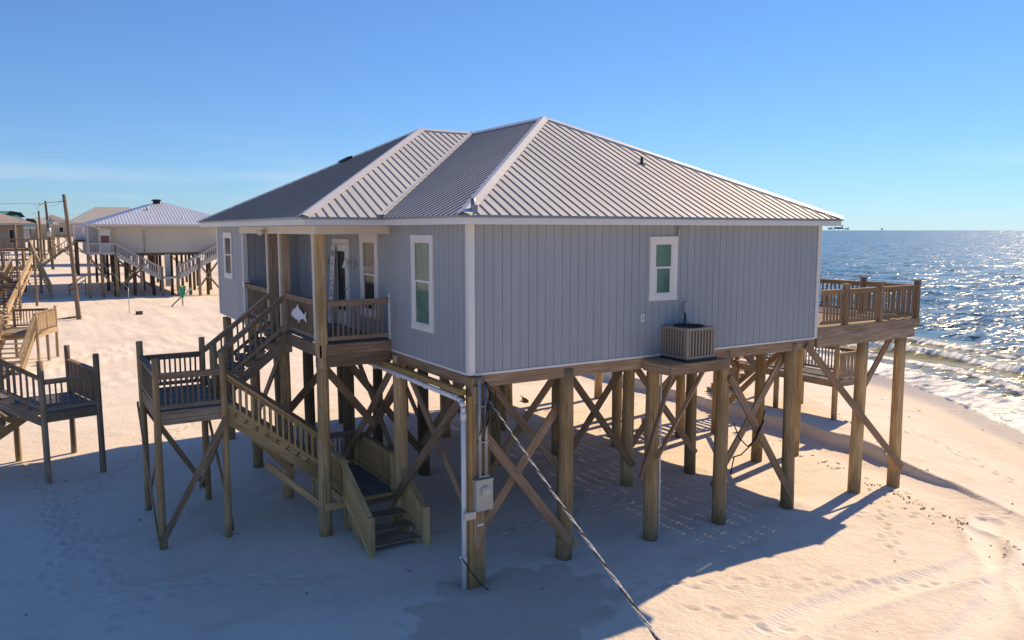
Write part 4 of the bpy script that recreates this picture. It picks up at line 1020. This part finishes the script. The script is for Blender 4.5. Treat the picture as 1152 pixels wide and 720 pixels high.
m = MB(); m.box(5.7, 6.25, 80.0, 80.15, .9, 4.4); m.build('utility_panel', 'whitewall', WH)
m = MB(); m.cyl((3.8, 80.12, 4.5), (3.8, 80.12, 6.7), .05); m.box(3.65, 3.95, 80.05, 80.19, 6.5, 6.85); m.build('service_conduit', 'greymetal', WH)
for a, b in (((-1.6, yf, 4.2), (.85, yf, .6)), ((.85, yf+1, .6), (3.2, yf+1, 3.2)), ((9.0, yf+1, .5), (11.2, yf+1, 3.5)), ((11.2, yf+1, .5), (9.0, yf+1, 3.5)), ((1.2, 83, .4), (5, 83, 4)), ((5, 84, .4), (1.2, 84, 4))): brace(a, b, 'weather', .05, .2, WH)
m = MB()
for s in (0, 1.5): m.beam((-3.4, 84+s, .35), (-1.8, 84+s, 1.55), .06, .08); m.beam((-3.4, 84+s, .95), (-1.8, 84+s, 2.1), .06, .08)
for x, z in ((-3.4, 1.0), (-2.6, 1.55), (-1.8, 2.15)): m.box(x-.05, x+.05, 83.96, 84.04, -.3, z)
m.build('side_steps', 'weather', WH)

L_, lr = stilt_house('lilac_stilt_house', 'pale lilac house on dark pilings behind the utility pole and white house', -.4, 11, 128, 134.5, 5.5, 7.9, 10.7, 'lilacwall', 'greyroof', False, 'darkwood', (('y', .9, .6, 7.1, 1.5, 'white'), ('y', 6.2, 1.1, 6.9, 1.4, 'darkglass')), .9, 4, 3)
flight(L_, (-.5, 127, 5.3), (-5.5, 127, 1.5), (0, 1, 0), 1.5, 14, 'weather', 'weather', sep=False); railing(L_, (-.5, 127, 5.3), (-5.5, 127, 1.5), 1.1, None, 'fresh', False, .4, .1, .08)
m = MB(); m.box(-.5, 3.5, 126.5, 127.9, 5.1, 5.3); m.build('porch_deck', 'weather', L_)
TNH, tr = stilt_house('tan_stilt_house', 'tan roofed stilt house with railed wooden deck at the far left edge', -22, -7.2, 92, 104, 5.0, 7.5, 10.2, 'tanwall', 'tanroof', False, 'frame', (('y', -12, 1.0, 6.3, 1.6, 'darkglass'), ('y', -9.9, .9, 6.2, 1.9, 'darkglass'), ('y', -8.2, .9, 6.3, 1.6, 'darkglass')), 1.2, 6, 3)
m = MB(); m.box(-20, -5.8, 88, 91.9, 4.7, 4.95); m.build('porch_deck', 'frame', TNH)
railing(TNH, (-20, 88, 4.95), (-5.8, 88, 4.95), 1.1, None, 'fresh', False, .28, .1, .08); railing(TNH, (-5.8, 88, 4.95), (-5.8, 92, 4.95), 1.1, None, 'fresh', False, .28, .1, .08)
for x in (-19, -16, -13, -10.5, -8, -5.9):
    m = MB(); m.cyl((x, 88.2, -.5), (x, 88.2, 7.6), .14); m.build('deck_post', 'weather', TNH)
flight(TNH, (-8.2, 87.5, 4.9), (-6.5, 80.5, .2), (1, 0, .0), 1.5, 16, 'fresh', 'fresh', sep=False); railing(TNH, (-6.7, 87.5, 4.9), (-5.0, 80.5, .2), 1.0, None, 'fresh', False, .3, .1, .08)
TL, _ = stilt_house('teal_stilt_house', 'teal roofed house far off on the left behind the tan roof', -20, -6.2, 168, 174, 5.0, 7.2, 10.7, 'whitewall', 'tealroof', False, 'darkwood', (('y', -9, 1.2, 6.4, 1.4, 'darkglass'),), 1.3, 4, 2)
m = MB(); m.prism([(-1.8, 0), (1.8, 0), (1.2, .9), (-.6, 1.2)], (-8.6, 170, 9.5), (1, 0, 0), (0, 0, 1), (0, 1, 0), 1.5); m.build('dormer', 'black', TL)
m = MB(); m.prism([(-1.4, 0), (1.4, 0), (.9, .8), (-.3, 1.0)], (-6.2, 168.2, 8.3), (1, 0, 0), (0, 0, 1), (0, 1, 0), 1.5); m.build('dormer', 'black', TL)
for k, (x0, x1, y0, zf, zw, zr, wl, rf_, lb) in enumerate([
        (-7.5, -1.0, 205, 5, 8.2, 10.2, 'tanwall', 'greyroof', 'small tan house with railed decks between the two thin far utility poles'),
        (-4, 4, 250, 5.2, 9, 11.5, 'tanwall', 'tanroof', 'farthest brown house under the second utility pole'),
        (4.5, 16, 165, 5, 8.2, 11, 'lilacwall', 'greyroof', 'grey roofed house half hidden behind the lilac house'),
        (6, 20, 300, 5, 9, 12, 'whitewall', 'greyroof', 'pale house farthest along the beach row')]):
    h, _ = stilt_house('far_stilt_house', lb, x0, x1, y0, y0+13, zf, zw, zr, wl, rf_, False, 'frame', (('y', (x0+x1)/2-2, 1.2, (zf+zw)/2, 1.6, 'darkglass'), ('y', (x0+x1)/2+2, 1.2, (zf+zw)/2, 1.6, 'darkglass')), 1.1, 4, 2)
    m = MB(); m.box(x0, x1, y0-3, y0-.05, zf-.3, zf); m.build('porch_deck', 'frame', h); railing(h, (x0, y0-3, zf), (x1, y0-3, zf), 1.1, None, 'fresh', False, .5, .1, .1)
    flight(h, (x1-1.5, y0-3, zf-.1), (x1+4, y0-4, .2), (0, -1, 0), 1.5, 14, 'fresh', 'fresh', sep=False)

# ================================================================== UTILITY POLES
def pole(x, y, h, label, lean=(0, 0), lamp=False, r=.17):
    p = thing('utility_pole', label, 'utility pole', (x, y, 0), 'utility poles along the sand road')
    m = MB(); m.cyl((x, y, -.8), (x+lean[0], y+lean[1], h), r*1.1, r*.75, n=12, rings=6, wob=.02); m.build('shaft', 'polewood', p)
    tx, ty = x+lean[0], y+lean[1]
    m = MB(); m.cyl((tx, ty, h-.5), (tx-1.6, ty-.2, h-.75), .025); m.cyl((tx-1.6, ty-.2, h-.85), (tx-1.6, ty-.2, h-.65), .05); m.build('wire_bracket', 'greymetal', p)
    if lamp:
        m = MB(); m.cyl((tx, ty, h-2.1), (tx-.9, ty-.3, h-1.95), .03); m.build('lamp_arm', 'greymetal', p)
        m = MB(); m.sphere((tx-1.0, ty-.32, h-2.05), .2, 10, 6, (1.3, 1, .6)); m.cyl((tx-1.0, ty-.32, h-2.1), (tx-1.0, ty-.32, h-2.42), .17, .10, n=10); m.cyl((tx-1.0, ty-.32, h-1.95), (tx-1.0, ty-.32, h-1.75), .06, n=8); m.build('street_lamp', 'greymetal', p)
    return (tx, ty, h)
a1 = pole(-3.83, 56.8, 9.7, 'nearest wooden utility pole leaning left with a street lamp', (-.55, .3), True, .165)
a2 = pole(-3.1, 150, 12.1, 'middle wooden utility pole farther along the sand road', (-.55, 0), False, .24)
m = MB(); m.cyl((-3.4, 149.6, 5.8), (-3.4, 149.6, 7.4), .35); m.build('transformer', 'greymetal', [o for o in bpy.data.objects if o.name.startswith('utility_pole')][-1])
a3 = pole(-4.2, 188, 11.2, 'farthest thin utility pole beside the brown houses', (0, 0), False, .24)
PLN = thing('power_line', 'thin overhead wires strung past the leaning utility poles', 'wire', (-5, 100, 9))
for a, b in (((a1[0]-1.6, a1[1], a1[2]-.7), (-60, 75, 9.4)), ((a1[0], a1[1], a1[2]-.4), (a2[0], a2[1], a2[2]-.4)), ((a2[0], a2[1], a2[2]-.5), (a3[0], a3[1], a3[2]-.5)), ((a1[0], a1[1], a1[2]-1.2), (1.0, 80.5, 7.0)), ((a1[0]-1.6, a1[1], a1[2]-.7), (a2[0]-1.6, a2[1], a2[2]-.7))):
    m = MB(); m.tube(sag(a, b, 14, .5), .018, 5); m.build('wire', 'greymetal', PLN)

# ================================================================== SMALL THINGS
GS = 1
G_ = thing('green_marker', 'small bright green plastic figure on a stake in front of the white house', 'ornament', (5.15, 66, 0))
z0 = gz(5.15, 66)
m = MB(); m.cyl((5.15, 66, z0-.3), (5.15, 66, z0+1.1), .06); m.build('stake', 'weather', G_)
m = MB(); m.prism([(-.14, .8), (.12, .75), (.24, 1.2), (.34, 1.8), (.16, 1.88), (.0, 1.7), (-.14, 1.9), (-.28, 1.68), (-.22, 1.2)], (5.15, 65.9, z0), (1, 0, 0), (0, 0, 1), (0, 1, 0), .12); m.build('body', 'greenplastic', G_)
m = MB(); m.beam((5.25, 65.8, z0+.9), (6.0, 65.8, z0+1.65), .12, .12); m.build('arm', 'aqua', G_)
m = MB(); m.beam((5.05, 65.85, z0+.85), (4.15, 65.7, z0+.03), .10, .10); m.build('leg', 'greenplastic', G_)
m = MB(); m.cyl((0, 60, gz(0, 60)-.2), (0, 60, 2.2), .03); m.beam((0, 60, 2.15), (-1.2, 78.6, 4.4), .02, .02)
tag(m.build('guy_wire', 'greymetal', None, org=(0, 60, 0)), 'thin guy wire anchored on a slender rod in the sand before the white house', 'guy wire')
m = MB(); m.box(-.2, .2, -.2, .2, -.05, .24); m.box(-.22, .22, -.22, .22, .241, .27)
o = m.build('crate', 'darkwood', None); o.location = (.6, 58.6, gz(.6, 58.6)); o.rotation_euler = (0, 0, .4); tag(o, 'small dark crate half sunk in the sand by the guy wire', 'crate')
# driftwood and washed-up seaweed
for k, (x, y, L, a, lb) in enumerate([(-4.6, 57.6, 2.0, .2, 'pale driftwood log lying at the foot of the leaning utility pole'), (10.6, 14.6, .55, 1.0, 'short driftwood piece on the sunlit sand behind the pilings'), (13.3, 11.2, .5, .3, 'driftwood chunk half buried in sand under the house')]):
    m = MB(); m.cyl((-L/2, 0, .04), (L/2, .1, .09), .09, .06, n=10, wob=.03, rings=6); m.cyl((0, 0, .08), (.2, .25, .22), .035, .015, n=7)
    o = m.build('driftwood', 'darkwood', None); o.location = (x, y, gz(x, y)); o.rotation_euler = (0, 0, a); tag(o, lb, 'driftwood')
m = MB()
def clump(x, y, s):
    z = gz(x, y)
    for k in range(random.randint(2, 5)):
        a = random.uniform(0, 6.3); L = s*random.uniform(.4, 1.1); ox, oy = random.gauss(0, s), random.gauss(0, s)
        m.beam((x+ox, y+oy, z+.008), (x+ox+L*math.cos(a), y+oy+L*math.sin(a), z+.02+random.random()*.02), .02, .014)
for k in range(70):
    u = random.random(); y = 3.5-8.5*u; x = float(np.interp(y, SCX, SCV))-2.0+random.gauss(0, .28)-.5*u
    clump(x, y, .018+.018*random.random())
for k in range(50): clump(random.uniform(12, 27), random.uniform(-6, 16), .022)
for k in range(40): clump(random.uniform(-8, 13), random.uniform(-5, 15), .014)
tag(m.build('seaweed_wrack', 'seaweed', None), 'scattered dry seaweed and twigs on the sand', 'seaweed', kind='stuff')

m = MB()
for k in range(420):
    x, y = random.uniform(-9, 17), random.uniform(-6, 14); z = gz(x, y); r = random.uniform(.006, .018); a = random.uniform(0, 6.3)
    m.obox((x, y, z+.003), (math.cos(a), math.sin(a), random.uniform(-.4, .4)), (-math.sin(a), math.cos(a), .2), (0, .1, 1), 2*r, 1.4*r, .008)
tag(m.build('shell_fragments', 'cream', None), 'pale shell fragments scattered over the sand', 'shells', kind='stuff')

# ================================================================== OFFSHORE PLATFORMS
def rig(ang, dist, w, h, label):
    x, y = CAMX+dist*math.cos(rad(ang)), CAMY+dist*math.sin(rad(ang))
    r = thing('offshore_platform', label, 'oil platform', (x, y, SEA), 'gas platforms on the horizon', rad(ang-90), True)
    m = MB()
    for sx in (-.38, 0, .38):
        for sy in (-.2, .2): m.cyl((sx*w, sy*w, -5), (sx*w, sy*w, h*.35), w*.02, n=6)
    m.build('legs', 'steelblue', r)
    m = MB(); m.box(-w*.5, w*.5, -w*.25, w*.25, h*.35, h*.5); m.box(-w*.36, w*.22, -w*.2, w*.2, h*.5, h*.72); m.build('deck_block', 'steelblue', r)
    m = MB(); m.box(w*.24, w*.34, -w*.05, w*.05, h*.5, h*1.1); m.beam((-w*.3, 0, h*.7), (-w*.52, 0, h*1.0), w*.03, w*.03); m.build('tower', 'steelblue', r)
YAW = 58.5; F = 890.
CAMX, CAMY, CAMZ = -7.13993615, -13.20451036, 6.96823029
def bearing(px): return YAW-math.degrees(math.atan((px-576)/math.hypot(F, 101)))
for px, w, h, lb in ((934, 46, 40, 'small square gas platform on the horizon nearest the roof edge'), (943.5, 100, 48, 'widest gas platform on the horizon beyond the roof corner'), (953, 36, 34, 'small gas platform on the horizon right of the widest one'), (992, 22, 30, 'tiny lone gas platform farther right on the horizon')):
    rig(bearing(px), 12000, w*1.5, h*1.5, lb)

# ================================================================== SKY, SUN, CAMERA
SKY_TINT = (.475, .695, 1.0)   # camera white balance of the photograph
SUN_EL, SUN_AZ = 39.4, 17.0     # azimuth measured from +X towards +Y
w = bpy.data.worlds.new('World'); S.world = w; w.use_nodes = True
nt = w.node_tree; bg = nt.nodes['Background']
sky = nt.nodes.new('ShaderNodeTexSky'); sky.sky_type = 'NISHITA'; sky.sun_disc = False
sky.sun_elevation = rad(SUN_EL); sky.sun_rotation = rad(90-SUN_AZ); sky.altitude = 0
sky.air_density = 1.0; sky.dust_density = .0; sky.ozone_density = 3.5
tc = nt.nodes.new('ShaderNodeTexCoord'); mp = nt.nodes.new('ShaderNodeMapping'); mp.inputs['Scale'].default_value = (2.2, 2.2, 26); mp.inputs['Rotation'].default_value = (rad(1.5), 0, 0)
nt.links.new(tc.outputs['Generated'], mp.inputs['Vector'])
no = nt.nodes.new('ShaderNodeTexNoise'); no.inputs['Scale'].default_value = 1.0; no.inputs['Detail'].default_value = 5; no.inputs['Distortion'].default_value = .4
nt.links.new(mp.outputs[0], no.inputs['Vector'])
cr = nt.nodes.new('ShaderNodeValToRGB'); cr.color_ramp.elements[0].position = .50; cr.color_ramp.elements[0].color = (0, 0, 0, 1); cr.color_ramp.elements[1].position = .78; cr.color_ramp.elements[1].color = (.45, .45, .45, 1)
nt.links.new(no.outputs['Fac'], cr.inputs[0])
mx = nt.nodes.new('ShaderNodeMix'); mx.data_type = 'RGBA'; sx = nt.nodes.new('ShaderNodeSeparateXYZ'); nt.links.new(tc.outputs['Generated'], sx.inputs[0])
lowb = nt.nodes.new('ShaderNodeMapRange'); lowb.inputs['From Min'].default_value = .13; lowb.inputs['From Max'].default_value = .05; nt.links.new(sx.outputs['Z'], lowb.inputs['Value'])
ml = nt.nodes.new('ShaderNodeMath'); ml.operation = 'MULTIPLY'; nt.links.new(cr.outputs[0], ml.inputs[0]); nt.links.new(lowb.outputs[0], ml.inputs[1])
nt.links.new(ml.outputs[0], mx.inputs[0]); hs = nt.nodes.new('ShaderNodeMix'); hs.data_type = 'RGBA'; hs.blend_type = 'MULTIPLY'; hs.inputs[0].default_value = 1; hs.inputs[7].default_value = (*SKY_TINT, 1); gm = nt.nodes.new('ShaderNodeGamma'); gm.inputs[1].default_value = .85; nt.links.new(sky.outputs[0], gm.inputs[0]); nt.links.new(gm.outputs[0], hs.inputs[6])
nt.links.new(hs.outputs[2], mx.inputs[6]); mx.inputs[7].default_value = (5.0, 5.5, 5.7, 1)
nt.links.new(mx.outputs[2], bg.inputs['Color']); bg.inputs['Strength'].default_value = .087
sl = bpy.data.lights.new('sun', 'SUN'); sl.energy = 3.2; sl.angle = rad(.53); sl.color = (1, .75, .47)
so = bpy.data.objects.new('sun', sl); COL.objects.link(so)
# lamp shines along its -Z: aim it from the sun
so.rotation_euler = (rad(90-SUN_EL), 0, rad(SUN_AZ+90))
so.location = (60, 20, 60)
cam = bpy.data.cameras.new('camera'); cam.sensor_width = 36; cam.lens = F/1152*36; cam.clip_start = .05; cam.clip_end = 80000
co = bpy.data.objects.new('camera', cam); COL.objects.link(co); co.location = (CAMX, CAMY, CAMZ)
co.rotation_euler = (rad(90)-math.atan(101/F), 0, rad(YAW-90)); S.camera = co
S.render.engine = 'CYCLES'; S.cycles.max_bounces = 8; S.cycles.diffuse_bounces = 6; S.cycles.glossy_bounces = 3; S.cycles.use_denoising = True
S.cycles.sample_clamp_indirect = 6
vs = S.view_settings; vs.view_transform = 'Standard'; vs.look = 'None'; vs.exposure = .95; vs.gamma = 1
